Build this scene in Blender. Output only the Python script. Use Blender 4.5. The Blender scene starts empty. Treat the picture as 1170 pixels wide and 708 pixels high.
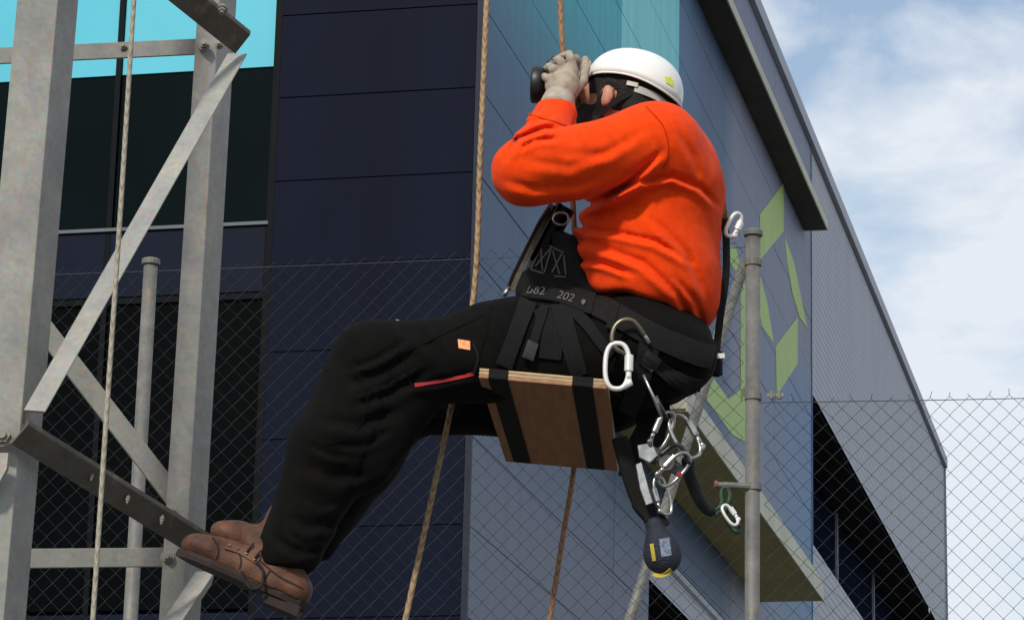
import bpy, bmesh, math, random
import numpy as np
from mathutils import Vector, Matrix
from mathutils.bvhtree import BVHTree

random.seed(7)
RNG = np.random.RandomState(11)
S = bpy.context.scene
COL = S.collection

# ------------------------------------------------------------------ camera
FPX = 3500.0            # focal length in photograph pixels (1170 wide)
CAMZ = 1.6
cam = bpy.data.cameras.new('camera')
cam.sensor_width = 36.0
cam.lens = 36.0 * FPX / 1170.0
cam.clip_start = 0.05
cam.clip_end = 3000.0
camo = bpy.data.objects.new('camera', cam)
COL.objects.link(camo)
PITCH, ROLL = math.radians(15.6), math.radians(1.4)
CAMR = Matrix.Rotation(math.pi / 2 + PITCH, 3, 'X') @ Matrix.Rotation(ROLL, 3, 'Z')
camo.matrix_world = Matrix.Translation((0, 0, CAMZ)) @ CAMR.to_4x4()
S.camera = camo

# ------------------------------------------------------------------ sky, sun, exposure
SUN_AZ, SUN_EL = math.radians(22), math.radians(37)      # behind the viewer, to the left
w = bpy.data.worlds.new('World')
S.world = w
w.use_nodes = True
nt = w.node_tree
for n in list(nt.nodes):
    nt.nodes.remove(n)


def N(tree, typ, **kw):
    n = tree.nodes.new(typ)
    for k, v in kw.items():
        setattr(n, k, v)
    return n


wo = N(nt, 'ShaderNodeOutputWorld')
sky = N(nt, 'ShaderNodeTexSky', sky_type='NISHITA', sun_disc=False)
sky.sun_elevation = SUN_EL
sky.sun_rotation = math.pi + SUN_AZ
sky.altitude = 50
sky.air_density = 1.3
bsky = N(nt, 'ShaderNodeBackground')
bsky.inputs['Strength'].default_value = 0.13
nt.links.new(sky.outputs[0], bsky.inputs['Color'])
tc = N(nt, 'ShaderNodeTexCoord')
mp = N(nt, 'ShaderNodeMapping')
mp.inputs['Scale'].default_value = (3.2, 3.2, 5.2)
mp.inputs['Location'].default_value = (0.32, 0.4, 0.9)
nt.links.new(tc.outputs['Generated'], mp.inputs['Vector'])
nz = N(nt, 'ShaderNodeTexNoise')
nz.inputs['Scale'].default_value = 3.0
nz.inputs['Detail'].default_value = 7
nz.inputs['Roughness'].default_value = 0.54
nz.inputs['Distortion'].default_value = 0.25
nt.links.new(mp.outputs[0], nz.inputs['Vector'])
rp = N(nt, 'ShaderNodeValToRGB')
rp.color_ramp.elements[0].position = 0.42
rp.color_ramp.elements[0].color = (0.12, 0.12, 0.12, 1)
rp.color_ramp.elements[1].position = 0.57
rp.color_ramp.elements[1].color = (0.97, 0.97, 0.97, 1)
nt.links.new(nz.outputs['Fac'], rp.inputs[0])
bcl = N(nt, 'ShaderNodeBackground')
bcl.inputs['Color'].default_value = (0.87, 0.925, 1.0, 1)
bcl.inputs['Strength'].default_value = 0.92
mxs = N(nt, 'ShaderNodeMixShader')
nt.links.new(rp.outputs[0], mxs.inputs[0])
nt.links.new(bsky.outputs[0], mxs.inputs[1])
nt.links.new(bcl.outputs[0], mxs.inputs[2])
nt.links.new(mxs.outputs[0], wo.inputs['Surface'])

sun = bpy.data.lights.new('sun', 'SUN')
sun.energy = 3.2
sun.angle = math.radians(5)
sun.color = (1.0, 0.94, 0.83)
suno = bpy.data.objects.new('sun', sun)
COL.objects.link(suno)
SUNV = Vector((-math.sin(SUN_AZ) * math.cos(SUN_EL), -math.cos(SUN_AZ) * math.cos(SUN_EL), math.sin(SUN_EL)))
suno.rotation_euler = SUNV.to_track_quat('Z', 'Y').to_euler()
suno.location = SUNV * 40

vs = S.view_settings
vs.view_transform = 'Standard'
vs.look = 'None'
vs.exposure = 0.0
vs.gamma = 1.0
vs.use_curve_mapping = False

# ------------------------------------------------------------------ pixel -> place
CAMP = Vector((0, 0, CAMZ))


def ray(px, py):
    return (CAMR @ Vector(((px - 585.0) / FPX, -(py - 354.0) / FPX, -1.0))).normalized()


def P(px, py, Y):
    d = ray(px, py)
    return CAMP + d * (Y / d.y)


def plane_hit(px, py, o, n):
    d = ray(px, py)
    return CAMP + d * ((o - CAMP).dot(n) / d.dot(n))


DM = 6.7                 # distance of the man's mid-plane


def PM(px, py, dy=0.0):
    return P(px, py, DM + dy)


RT = np.array(CAMR.transposed())


def proj(A):
    q = (A - np.array(CAMP)) @ RT.T
    z = -q[:, 2]
    return 585 + FPX * q[:, 0] / z, 354 - FPX * q[:, 1] / z


# ------------------------------------------------------------------ materials
def newmat(name):
    m = bpy.data.materials.new(name)
    m.use_nodes = True
    t = m.node_tree
    return m, t, t.nodes['Principled BSDF']


def pm(name, c1, c2=None, scale=6.0, rough=0.6, metal=0.0, bump=0.0, bscale=60.0, detail=5, spec=0.5,
       lo=0.35, hi=0.65, stretch=None, rvar=0.0, sheen=0.0, coord='Object', coat=0.0):
    m, t, b = newmat(name)
    c2 = c2 or tuple(x * 0.8 for x in c1)
    tcn = N(t, 'ShaderNodeTexCoord')
    src = tcn.outputs[coord]
    if stretch:
        mpn = N(t, 'ShaderNodeMapping')
        mpn.inputs['Scale'].default_value = stretch
        t.links.new(src, mpn.inputs['Vector'])
        src = mpn.outputs[0]
    nn = N(t, 'ShaderNodeTexNoise')
    nn.inputs['Scale'].default_value = scale
    nn.inputs['Detail'].default_value = detail
    nn.inputs['Roughness'].default_value = 0.6
    t.links.new(src, nn.inputs['Vector'])
    r = N(t, 'ShaderNodeValToRGB')
    r.color_ramp.elements[0].position = lo
    r.color_ramp.elements[0].color = (*c1, 1)
    r.color_ramp.elements[1].position = hi
    r.color_ramp.elements[1].color = (*c2, 1)
    t.links.new(nn.outputs['Fac'], r.inputs[0])
    t.links.new(r.outputs[0], b.inputs['Base Color'])
    b.inputs['Roughness'].default_value = rough
    b.inputs['Metallic'].default_value = metal
    b.inputs['Specular IOR Level'].default_value = spec
    b.inputs['Coat Weight'].default_value = coat
    if sheen:
        b.inputs['Sheen Weight'].default_value = sheen
    if rvar:
        mr = N(t, 'ShaderNodeMapRange')
        mr.inputs['To Min'].default_value = rough - rvar
        mr.inputs['To Max'].default_value = rough + rvar
        t.links.new(nn.outputs['Fac'], mr.inputs['Value'])
        t.links.new(mr.outputs[0], b.inputs['Roughness'])
    if bump:
        n2 = N(t, 'ShaderNodeTexNoise')
        n2.inputs['Scale'].default_value = bscale
        n2.inputs['Detail'].default_value = 4
        t.links.new(src, n2.inputs['Vector'])
        bp = N(t, 'ShaderNodeBump')
        bp.inputs['Strength'].default_value = bump
        bp.inputs['Distance'].default_value = 0.01
        t.links.new(n2.outputs['Fac'], bp.inputs['Height'])
        t.links.new(bp.outputs[0], b.inputs['Normal'])
    return m


def galv(name, c1, c2, spot=(0.30, 0.22, 0.13)):
    """weathered hot dip galvanised steel: mottled, with faint runs and rust specks"""
    m, t, b = newmat(name)
    tcn = N(t, 'ShaderNodeTexCoord')
    n1 = N(t, 'ShaderNodeTexNoise')
    n1.inputs['Scale'].default_value = 9
    n1.inputs['Detail'].default_value = 8
    n1.inputs['Roughness'].default_value = 0.7
    t.links.new(tcn.outputs['Object'], n1.inputs['Vector'])
    r1 = N(t, 'ShaderNodeValToRGB')
    r1.color_ramp.elements[0].position = 0.3
    r1.color_ramp.elements[0].color = (*c1, 1)
    r1.color_ramp.elements[1].position = 0.7
    r1.color_ramp.elements[1].color = (*c2, 1)
    t.links.new(n1.outputs['Fac'], r1.inputs[0])
    vor = N(t, 'ShaderNodeTexVoronoi')
    vor.inputs['Scale'].default_value = 110
    t.links.new(tcn.outputs['Object'], vor.inputs['Vector'])
    mx = N(t, 'ShaderNodeMixRGB', blend_type='OVERLAY')
    mx.inputs[0].default_value = 0.10
    t.links.new(r1.outputs[0], mx.inputs[1])
    t.links.new(vor.outputs['Color'], mx.inputs[2])
    n3 = N(t, 'ShaderNodeTexNoise')
    n3.inputs['Scale'].default_value = 26
    n3.inputs['Detail'].default_value = 6
    mpn = N(t, 'ShaderNodeMapping')
    mpn.inputs['Scale'].default_value = (1, 1, 0.35)
    t.links.new(tcn.outputs['Object'], mpn.inputs['Vector'])
    t.links.new(mpn.outputs[0], n3.inputs['Vector'])
    r3 = N(t, 'ShaderNodeValToRGB')
    r3.color_ramp.elements[0].position = 0.60
    r3.color_ramp.elements[0].color = (0, 0, 0, 1)
    r3.color_ramp.elements[1].position = 0.76
    r3.color_ramp.elements[1].color = (0.55, 0.55, 0.55, 1)
    t.links.new(n3.outputs['Fac'], r3.inputs[0])
    m2 = N(t, 'ShaderNodeMixRGB')
    t.links.new(r3.outputs[0], m2.inputs[0])
    t.links.new(mx.outputs[0], m2.inputs[1])
    m2.inputs[2].default_value = (*spot, 1)
    t.links.new(m2.outputs[0], b.inputs['Base Color'])
    b.inputs['Metallic'].default_value = 0.15
    b.inputs['Roughness'].default_value = 0.58
    b.inputs['Specular IOR Level'].default_value = 0.35
    bp = N(t, 'ShaderNodeBump')
    bp.inputs['Strength'].default_value = 0.25
    bp.inputs['Distance'].default_value = 0.003
    t.links.new(n3.outputs['Fac'], bp.inputs['Height'])
    t.links.new(bp.outputs[0], b.inputs['Normal'])
    return m


def ropemat(name, c1, c2, pitch=38.0):
    m, t, b = newmat(name)
    uv = N(t, 'ShaderNodeUVMap')
    sx = N(t, 'ShaderNodeSeparateXYZ')
    t.links.new(uv.outputs[0], sx.inputs[0])
    a = N(t, 'ShaderNodeMath', operation='MULTIPLY')
    a.inputs[1].default_value = 2.0
    t.links.new(sx.outputs[0], a.inputs[0])
    c = N(t, 'ShaderNodeMath', operation='MULTIPLY')
    c.inputs[1].default_value = pitch
    t.links.new(sx.outputs[1], c.inputs[0])
    d = N(t, 'ShaderNodeMath', operation='ADD')
    t.links.new(a.outputs[0], d.inputs[0])
    t.links.new(c.outputs[0], d.inputs[1])
    f = N(t, 'ShaderNodeMath', operation='FRACT')
    t.links.new(d.outputs[0], f.inputs[0])
    pp = N(t, 'ShaderNodeMath', operation='PINGPONG')
    pp.inputs[1].default_value = 0.5
    t.links.new(f.outputs[0], pp.inputs[0])
    nn = N(t, 'ShaderNodeTexNoise')
    nn.inputs['Scale'].default_value = 90
    tcn = N(t, 'ShaderNodeTexCoord')
    t.links.new(tcn.outputs['Object'], nn.inputs['Vector'])
    ad = N(t, 'ShaderNodeMath', operation='ADD')
    t.links.new(pp.outputs[0], ad.inputs[0])
    t.links.new(nn.outputs['Fac'], ad.inputs[1])
    r = N(t, 'ShaderNodeValToRGB')
    r.color_ramp.elements[0].position = 0.45
    r.color_ramp.elements[0].color = (*c2, 1)
    r.color_ramp.elements[1].position = 0.85
    r.color_ramp.elements[1].color = (*c1, 1)
    t.links.new(ad.outputs[0], r.inputs[0])
    t.links.new(r.outputs[0], b.inputs['Base Color'])
    b.inputs['Roughness'].default_value = 0.85
    bp = N(t, 'ShaderNodeBump')
    bp.inputs['Strength'].default_value = 0.6
    bp.inputs['Distance'].default_value = 0.002
    t.links.new(ad.outputs[0], bp.inputs['Height'])
    t.links.new(bp.outputs[0], b.inputs['Normal'])
    return m


# ------------------------------------------------------------------ objects
WM = {}


def tag(o, label=None, cat=None, group=None, kind=None):
    if label:
        o['label'] = label
    if cat:
        o['category'] = cat
    if group:
        o['group'] = group
    if kind:
        o['kind'] = kind
    return o


def empty(name, loc, rz=0.0):
    o = bpy.data.objects.new(name, None)
    o.empty_display_size = 0.1
    COL.objects.link(o)
    o.location = loc
    o.rotation_euler = (0, 0, rz)
    WM[o.name] = Matrix.Translation(loc) @ Matrix.Rotation(rz, 4, 'Z')
    return o


def mk(name, V, F, mat, parent=None, smooth=False, uv=None, local=False, autosmooth=None):
    """one mesh object; V in world space (or the parent's space when local)"""
    me = bpy.data.meshes.new(name)
    V = [tuple(v) for v in V]
    if parent is not None and not local:
        A = np.array(WM[parent.name].inverted())
        VV = np.array(V) @ A[:3, :3].T + A[:3, 3]
        V = VV.tolist()
    me.from_pydata(V, [], [tuple(int(i) for i in f) for f in F])
    if uv is not None:
        l = me.uv_layers.new(name='UVMap')
        vi = np.zeros(len(me.loops), dtype=np.int32)
        me.loops.foreach_get('vertex_index', vi)
        l.data.foreach_set('uv', np.array(uv, dtype=np.float32)[vi].ravel())
    if smooth:
        me.polygons.foreach_set('use_smooth', [True] * len(me.polygons))
    me.materials.append(mat)
    me.update()
    o = bpy.data.objects.new(name, me)
    COL.objects.link(o)
    if parent is not None:
        o.parent = parent
        WM[o.name] = WM[parent.name]
    else:
        WM[o.name] = Matrix.Identity(4)
    return o


def boxg(x0, x1, y0, y1, z0, z1):
    V = [(x0, y0, z0), (x1, y0, z0), (x1, y1, z0), (x0, y1, z0), (x0, y0, z1), (x1, y0, z1), (x1, y1, z1), (x0, y1, z1)]
    F = [(0, 3, 2, 1), (4, 5, 6, 7), (0, 1, 5, 4), (1, 2, 6, 5), (2, 3, 7, 6), (3, 0, 4, 7)]
    return V, F


def join(parts):
    V, F = [], []
    for v, f in parts:
        k = len(V)
        V += [tuple(x) for x in v]
        F += [tuple(i + k for i in q) for q in f]
    return V, F


def spline(pts, n=8):
    """Catmull-Rom through the points"""
    pts = [np.array(p, float) for p in pts]
    if len(pts) < 3:
        return [pts[0] + (pts[1] - pts[0]) * i / n for i in range(n + 1)]
    out = []
    Q = [2 * pts[0] - pts[1]] + pts + [2 * pts[-1] - pts[-2]]
    for i in range(len(pts) - 1):
        a, b, c, d = Q[i:i + 4]
        for k in range(n):
            t = k / n
            out.append(0.5 * (2 * b + (c - a) * t + (2 * a - 5 * b + 4 * c - d) * t * t + (3 * b - a - 3 * c + d) * t ** 3))
    out.append(pts[-1])
    return out


def tube(pts, r, n=8, closed=False, cap=True, flat=None):
    """tube along points; returns verts, faces, uv. flat=(a,b) squashes the section"""
    pts = [Vector(p) for p in pts]
    m = len(pts)
    rr = r if hasattr(r, '__len__') else [r] * m
    V, F, UV = [], [], []
    up = None
    L = 0
    for i, p in enumerate(pts):
        if closed:
            t = (pts[(i + 1) % m] - pts[i - 1]).normalized()
        else:
            t = (pts[min(i + 1, m - 1)] - pts[max(i - 1, 0)]).normalized()
        if up is None:
            up = Vector((0, 1, 0)) if abs(t.y) < 0.9 else Vector((1, 0, 0))
        up = (up - t * up.dot(t)).normalized()
        sd = t.cross(up)
        if i:
            L += (p - pts[i - 1]).length
        for k in range(n):
            a = 2 * math.pi * k / n
            V.append(p + (up * math.cos(a) + sd * math.sin(a)) * rr[i])
            UV.append((2 * abs(k / n - 0.5), L))
    for i in range(m if closed else m - 1):
        j = (i + 1) % m
        for k in range(n):
            k2 = (k + 1) % n
            F.append((i * n + k, j * n + k, j * n + k2, i * n + k2))
    if cap and not closed:
        F.append(tuple(range(n)))
        F.append(tuple((m - 1) * n + k for k in reversed(range(n))))
    return V, F, UV


def ribbon(pts, width, th=0.003, wdir=None):
    """flat strap through world points; width lies in the facing plane"""
    pts = [Vector(p) for p in pts]
    m = len(pts)
    ww = width if hasattr(width, '__len__') else [width] * m
    V, F = [], []
    for i, p in enumerate(pts):
        t = (pts[min(i + 1, m - 1)] - pts[max(i - 1, 0)]).normalized()
        nrm = Vector((0, -1, 0.0))
        s = t.cross(nrm) if wdir is None else Vector(wdir)
        s = (s - t * s.dot(t)).normalized()
        nn = s.cross(t).normalized()
        for a, b in ((-1, 1), (1, 1), (1, -1), (-1, -1)):
            V.append(p + s * (a * ww[i] / 2) + nn * (b * th / 2))
    for i in range(m - 1):
        for k in range(4):
            k2 = (k + 1) % 4
            F.append((i * 4 + k, i * 4 + k2, (i + 1) * 4 + k2, (i + 1) * 4 + k))
    F.append((3, 2, 1, 0))
    F.append(tuple((m - 1) * 4 + k for k in range(4)))
    return V, F


def obb(c, ax, ay, az, hx, hy, hz):
    """box with axes"""
    c, ax, ay, az = Vector(c), Vector(ax).normalized(), Vector(ay).normalized(), Vector(az).normalized()
    V = []
    for sz in (-1, 1):
        for sx, sy in ((-1, -1), (1, -1), (1, 1), (-1, 1)):
            V.append(c + ax * (sx * hx) + ay * (sy * hy) + az * (sz * hz))
    return V, [(0, 3, 2, 1), (4, 5, 6, 7), (0, 1, 5, 4), (1, 2, 6, 5), (2, 3, 7, 6), (3, 0, 4, 7)]


# ------------------------------------------------------------------ rounded bodies: distance field -> mesh
def s_ell(A, c, r, R=None):
    q = A - np.array(c)
    if R is not None:
        q = q @ R
    r = np.array(r)
    k0 = np.sqrt(((q / r) ** 2).sum(1))
    k1 = np.sqrt(((q / (r * r)) ** 2).sum(1)) + 1e-9
    return k0 * (k0 - 1) / k1


def s_cone(A, a, b, ra, rb, fl=None):
    a, b = np.array(a, float), np.array(b, float)
    ab = b - a
    t = np.clip(((A - a) @ ab) / (ab @ ab), 0, 1)
    q = A - (a + t[:, None] * ab)
    if fl is not None:
        q = q * np.array(fl)
    return np.sqrt((q ** 2).sum(1)) - (ra + (rb - ra) * t)


def s_box(A, c, R, h, rad):
    q = np.abs((A - np.array(c)) @ R) - (np.array(h) - rad)
    return np.sqrt((np.maximum(q, 0) ** 2).sum(1)) + np.minimum(q.max(1), 0) - rad


def smin(a, b, k):
    h = np.clip(0.5 + 0.5 * (b - a) / k, 0, 1)
    return b + (a - b) * h - k * h * (1 - h)


def smax(a, b, k):
    return -smin(-a, -b, k)


def wav(A, scale, seed, n=14):
    r = np.random.RandomState(seed)
    o = np.zeros(len(A))
    for _ in range(n):
        d = r.normal(size=3)
        d = d / np.linalg.norm(d) * scale * r.uniform(0.5, 1.6)
        o += np.sin(A @ d + r.uniform(0, 6.28))
    return o / math.sqrt(n)


def mesh_sdf(f, lo, hi, h):
    lo, hi = np.array(lo), np.array(hi)
    n = np.ceil((hi - lo) / h).astype(int) + 1
    xs = [lo[i] + h * np.arange(n[i]) for i in range(3)]
    D = np.empty(n)
    Y, Z = np.meshgrid(xs[1], xs[2], indexing='ij')
    step = max(1, 260000 // (n[1] * n[2]))
    for i in range(0, n[0], step):
        xx = xs[0][i:i + step]
        A = np.empty((len(xx), n[1], n[2], 3))
        A[..., 0] = xx[:, None, None]
        A[..., 1] = Y
        A[..., 2] = Z
        D[i:i + step] = f(A.reshape(-1, 3)).reshape(len(xx), n[1], n[2])
    D[D == 0] = 1e-7
    neg = D < 0
    cnt = np.zeros(n - 1, int)
    sl = [(slice(0, -1), slice(1, None))[k] for k in (0, 1)]
    corners = [(a, b, c) for a in (0, 1) for b in (0, 1) for c in (0, 1)]
    for a, b, c in corners:
        cnt += neg[sl[a], sl[b], sl[c]]
    act = (cnt > 0) & (cnt < 8)
    idx = -np.ones(n - 1, int)
    ii = np.argwhere(act)
    idx[act] = np.arange(len(ii))
    acc = np.zeros((len(ii), 3))
    num = np.zeros(len(ii))
    for a in corners:
        for ax in range(3):
            if a[ax]:
                continue
            b = list(a)
            b[ax] = 1
            da = D[ii[:, 0] + a[0], ii[:, 1] + a[1], ii[:, 2] + a[2]]
            db = D[ii[:, 0] + b[0], ii[:, 1] + b[1], ii[:, 2] + b[2]]
            cr = (da < 0) != (db < 0)
            t = np.where(cr, da / np.where(cr, da - db, 1), 0)
            p = np.tile(np.array(a, float), (len(ii), 1))
            p[:, ax] += t
            acc += p * cr[:, None]
            num += cr
    V = lo + (ii + acc / num[:, None]) * h
    Q = []
    for ax in range(3):
        u, v = (ax + 1) % 3, (ax + 2) % 3
        s0 = [slice(None)] * 3
        s1 = [slice(None)] * 3
        s0[ax], s1[ax] = slice(0, -1), slice(1, None)
        e = neg[tuple(s0)] != neg[tuple(s1)]
        g = np.argwhere(e)
        ok = (g[:, u] > 0) & (g[:, v] > 0) & (g[:, u] < n[u] - 1) & (g[:, v] < n[v] - 1)
        g = g[ok]
        flip = neg[tuple(s0)][g[:, 0], g[:, 1], g[:, 2]]

        def at(du, dv):
            k = g.copy()
            k[:, u] += du
            k[:, v] += dv
            return idx[k[:, 0], k[:, 1], k[:, 2]]
        q = np.stack([at(-1, -1), at(0, -1), at(0, 0), at(-1, 0)], 1)
        q = np.where(flip[:, None], q, q[:, ::-1])
        Q.append(q)
    Q = np.concatenate(Q)
    Q = Q[(Q >= 0).all(1)]
    return V, Q


def relax(V, Q, it=2, lam=0.5):
    V = V.copy()
    for _ in range(it):
        s = np.zeros_like(V)
        c = np.zeros(len(V))
        for k in range(4):
            a, b = Q[:, k], Q[:, (k + 1) % 4]
            np.add.at(s, a, V[b])
            np.add.at(s, b, V[a])
            np.add.at(c, a, 1)
            np.add.at(c, b, 1)
        V += lam * (s / np.maximum(c, 1)[:, None] - V)
    return V


def poly_dist(x, y, pts):
    """signed distance (pixels) to a pixel polyline and 0..1 along it"""
    best = np.full(x.shape, 1e9)
    sg = np.ones(x.shape)
    al = np.zeros(x.shape)
    m = len(pts) - 1
    for i in range(m):
        ax, ay = pts[i]
        bx, by = pts[i + 1]
        dx, dy = bx - ax, by - ay
        tr = ((x - ax) * dx + (y - ay) * dy) / (dx * dx + dy * dy)
        t = np.clip(tr, 0, 1)
        ex, ey = x - ax - t * dx, y - ay - t * dy
        d = np.hypot(ex, ey)
        b = d < best
        best = np.where(b, d, best)
        sg = np.where(b, np.sign(dx * ey - dy * ex), sg)
        al = np.where(b, (i + t) / m, al)
    return best, sg, al


def folds(A, dist, lst, ymid):
    """cloth creases drawn on the side facing the viewer; only near the surface"""
    out = np.zeros(len(A))
    sel = np.where((np.abs(dist) < 0.05) & (A[:, 1] < ymid))[0]
    if len(sel) == 0:
        return out
    x, y = proj(A[sel])
    o = np.zeros(len(sel))
    for pts, amp, wd in lst:
        d, s, al = poly_dist(x, y, pts)
        env = np.clip(np.minimum(al, 1 - al) * 5 + 0.15, 0, 1)
        o += env * amp * (np.exp(-(d / wd) ** 2) - 0.75 * np.exp(-((d * s - 1.9 * wd) / (1.3 * wd)) ** 2))
    out[sel] = o
    return out

# ================================================================== SETTING
# ---- ground: flat yard rising a little towards the fence
def smooth01(t):
    t = max(0.0, min(1.0, t))
    return t * t * (3 - 2 * t)


def gz(y):
    return 0.8 * smooth01((y - 7.2) / 3.0)


ys = [-300, -60, -10, 0, 4] + [7 + 0.25 * i for i in range(16)] + [14, 30, 80, 300, 1500]
xs_ = [-1200, -200, -40, -10, -4, 0, 4, 10, 40, 200, 1200]
GV = [(x, y, gz(y)) for y in ys for x in xs_]
GF = [(j * len(xs_) + i, j * len(xs_) + i + 1, (j + 1) * len(xs_) + i + 1, (j + 1) * len(xs_) + i)
      for j in range(len(ys) - 1) for i in range(len(xs_) - 1)]
g = mk('ground', GV, GF, pm('gravel_yard', (0.075, 0.070, 0.062), (0.115, 0.108, 0.095), scale=3.0, rough=0.95, bump=0.6, bscale=30), smooth=True)
g['kind'] = 'structure'

# ---- building: corner towards the viewer, dark front to the left, long side receding to the right
dv = ray(1420, 1350)
AW = math.atan2(dv.x, dv.y)
D1 = Vector((math.sin(AW), math.cos(AW), 0))         # along the receding side
D2 = Vector((-math.cos(AW), math.sin(AW), 0))        # along the front, to the left
CORNER = P(541, 354, 20.0)
CORNER.z = 0.8
bld = empty('office_building', CORNER, math.atan2(D1.y, D1.x))
tag(bld, 'long office building with dark navy front and grey blue printed side cladding', 'building')


def side(px, py):
    """pixel -> (u along side wall, z) in building space"""
    q = plane_hit(px, py, CORNER, Vector((D1.y, -D1.x, 0))) - CORNER
    return q.dot(D1), q.z


def front(px, py):
    q = plane_hit(px, py, CORNER, D1) - CORNER
    return q.dot(D2), q.z


U710, U775, U836, U928 = side(710, 40)[0], side(776, 40)[0], side(836, 180)[0], side(927, 430)[0]
UEND = side(1079, 560)[0]
ZROOF = side(971, 262)[1]
zl = [front(440, 10)[1], front(440, 105.5)[1], front(440, 200)[1]]
COURSE = (zl[0] - zl[2]) / 2
Z0 = zl[1] - COURSE * math.floor(zl[1] / COURSE)
W312 = front(314, 200)[0]
print('BLD U', U710, U775, U836, U928, UEND, 'ZROOF', ZROOF, 'course', COURSE, 'W312', W312, 'corner', CORNER)

# printed side cladding: blue grey, teal towards the top near the corner
def print_mat():
    m, t, b = newmat('printed_side_cladding')
    tcn = N(t, 'ShaderNodeTexCoord')
    tcn.object = bld
    sx = N(t, 'ShaderNodeSeparateXYZ')
    t.links.new(tcn.outputs['Object'], sx.inputs[0])

    def mr(src, a, b_, lo=0.0, hi=1.0):
        n = N(t, 'ShaderNodeMapRange')
        n.interpolation_type = 'SMOOTHSTEP'
        n.inputs['From Min'].default_value = a
        n.inputs['From Max'].default_value = b_
        n.inputs['To Min'].default_value = lo
        n.inputs['To Max'].default_value = hi
        t.links.new(src, n.inputs['Value'])
        return n.outputs[0]

    def mul(a, b_):
        n = N(t, 'ShaderNodeMath', operation='MULTIPLY')
        t.links.new(a, n.inputs[0])
        t.links.new(b_, n.inputs[1])
        return n.outputs[0]

    def mixc(f, a, c):
        n = N(t, 'ShaderNodeMixRGB')
        t.links.new(f, n.inputs[0])
        t.links.new(a, n.inputs[1])
        n.inputs[2].default_value = (*c, 1)
        return n.outputs[0]
    nn = N(t, 'ShaderNodeTexNoise')
    nn.inputs['Scale'].default_value = 1.2
    nn.inputs['Detail'].default_value = 8
    nn.inputs['Roughness'].default_value = 0.65
    t.links.new(tcn.outputs['Object'], nn.inputs['Vector'])
    r = N(t, 'ShaderNodeValToRGB')
    r.color_ramp.elements[0].position = 0.3
    r.color_ramp.elements[0].color = (0.055, 0.105, 0.205, 1)
    r.color_ramp.elements[1].position = 0.7
    r.color_ramp.elements[1].color = (0.070, 0.125, 0.230, 1)
    t.links.new(nn.outputs['Fac'], r.inputs[0])
    col = r.outputs[0]
    # greyer lower down near the corner
    gfac = mr(sx.outputs[2], side(600, 330)[1], side(600, 640)[1], 0.0, 0.75)
    gfac = mul(gfac, mr(sx.outputs[0], U775 - 0.01, U775 + 0.01, 1.0, 0.0))
    col = mixc(gfac, col, (0.165, 0.175, 0.235))
    # paler violet grey past the second seam
    col = mixc(mr(sx.outputs[0], U836 - 0.6, U836 + 0.4, 0.0, 0.85), col, (0.225, 0.24, 0.335))
    # teal towards the top, two strengths
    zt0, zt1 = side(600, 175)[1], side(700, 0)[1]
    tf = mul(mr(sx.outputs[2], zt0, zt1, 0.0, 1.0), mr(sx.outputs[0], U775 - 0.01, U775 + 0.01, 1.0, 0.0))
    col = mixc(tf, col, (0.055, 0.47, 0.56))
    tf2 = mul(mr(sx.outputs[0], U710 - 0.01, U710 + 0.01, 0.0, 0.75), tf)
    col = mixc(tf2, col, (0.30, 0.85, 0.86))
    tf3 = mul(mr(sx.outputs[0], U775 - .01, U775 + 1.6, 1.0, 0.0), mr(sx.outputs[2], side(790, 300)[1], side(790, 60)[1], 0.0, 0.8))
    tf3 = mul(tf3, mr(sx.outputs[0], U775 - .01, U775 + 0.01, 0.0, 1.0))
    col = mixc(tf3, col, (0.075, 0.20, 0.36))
    # bluer print low beside the end of the printed part
    bf = mul(mr(sx.outputs[0], U836 + 1.2, U928, 0.0, 0.9), mr(sx.outputs[2], side(905, 360)[1], side(905, 460)[1], 0.0, 1.0))
    col = mixc(bf, col, (0.10, 0.22, 0.40))
    mpn = N(t, 'ShaderNodeMapping')
    mpn.inputs['Scale'].default_value = (5, 5, 0.22)
    t.links.new(tcn.outputs['Object'], mpn.inputs['Vector'])
    n2 = N(t, 'ShaderNodeTexNoise')
    n2.inputs['Scale'].default_value = 1.0
    n2.inputs['Detail'].default_value = 9
    n2.inputs['Roughness'].default_value = 0.7
    t.links.new(mpn.outputs[0], n2.inputs['Vector'])
    gm = N(t, 'ShaderNodeMixRGB', blend_type='MULTIPLY')
    gm.inputs[0].default_value = 1.0
    t.links.new(col, gm.inputs[1])
    r2 = N(t, 'ShaderNodeValToRGB')
    r2.color_ramp.elements[0].position = 0.3
    r2.color_ramp.elements[0].color = (0.86, 0.86, 0.87, 1)
    r2.color_ramp.elements[1].position = 0.7
    r2.color_ramp.elements[1].color = (1.1, 1.1, 1.09, 1)
    t.links.new(n2.outputs['Fac'], r2.inputs[0])
    t.links.new(r2.outputs[0], gm.inputs[2])
    col = gm.outputs[0]
    t.links.new(col, b.inputs['Base Color'])
    b.inputs['Roughness'].default_value = 0.55
    b.inputs['Specular IOR Level'].default_value = 0.25
    return m


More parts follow.
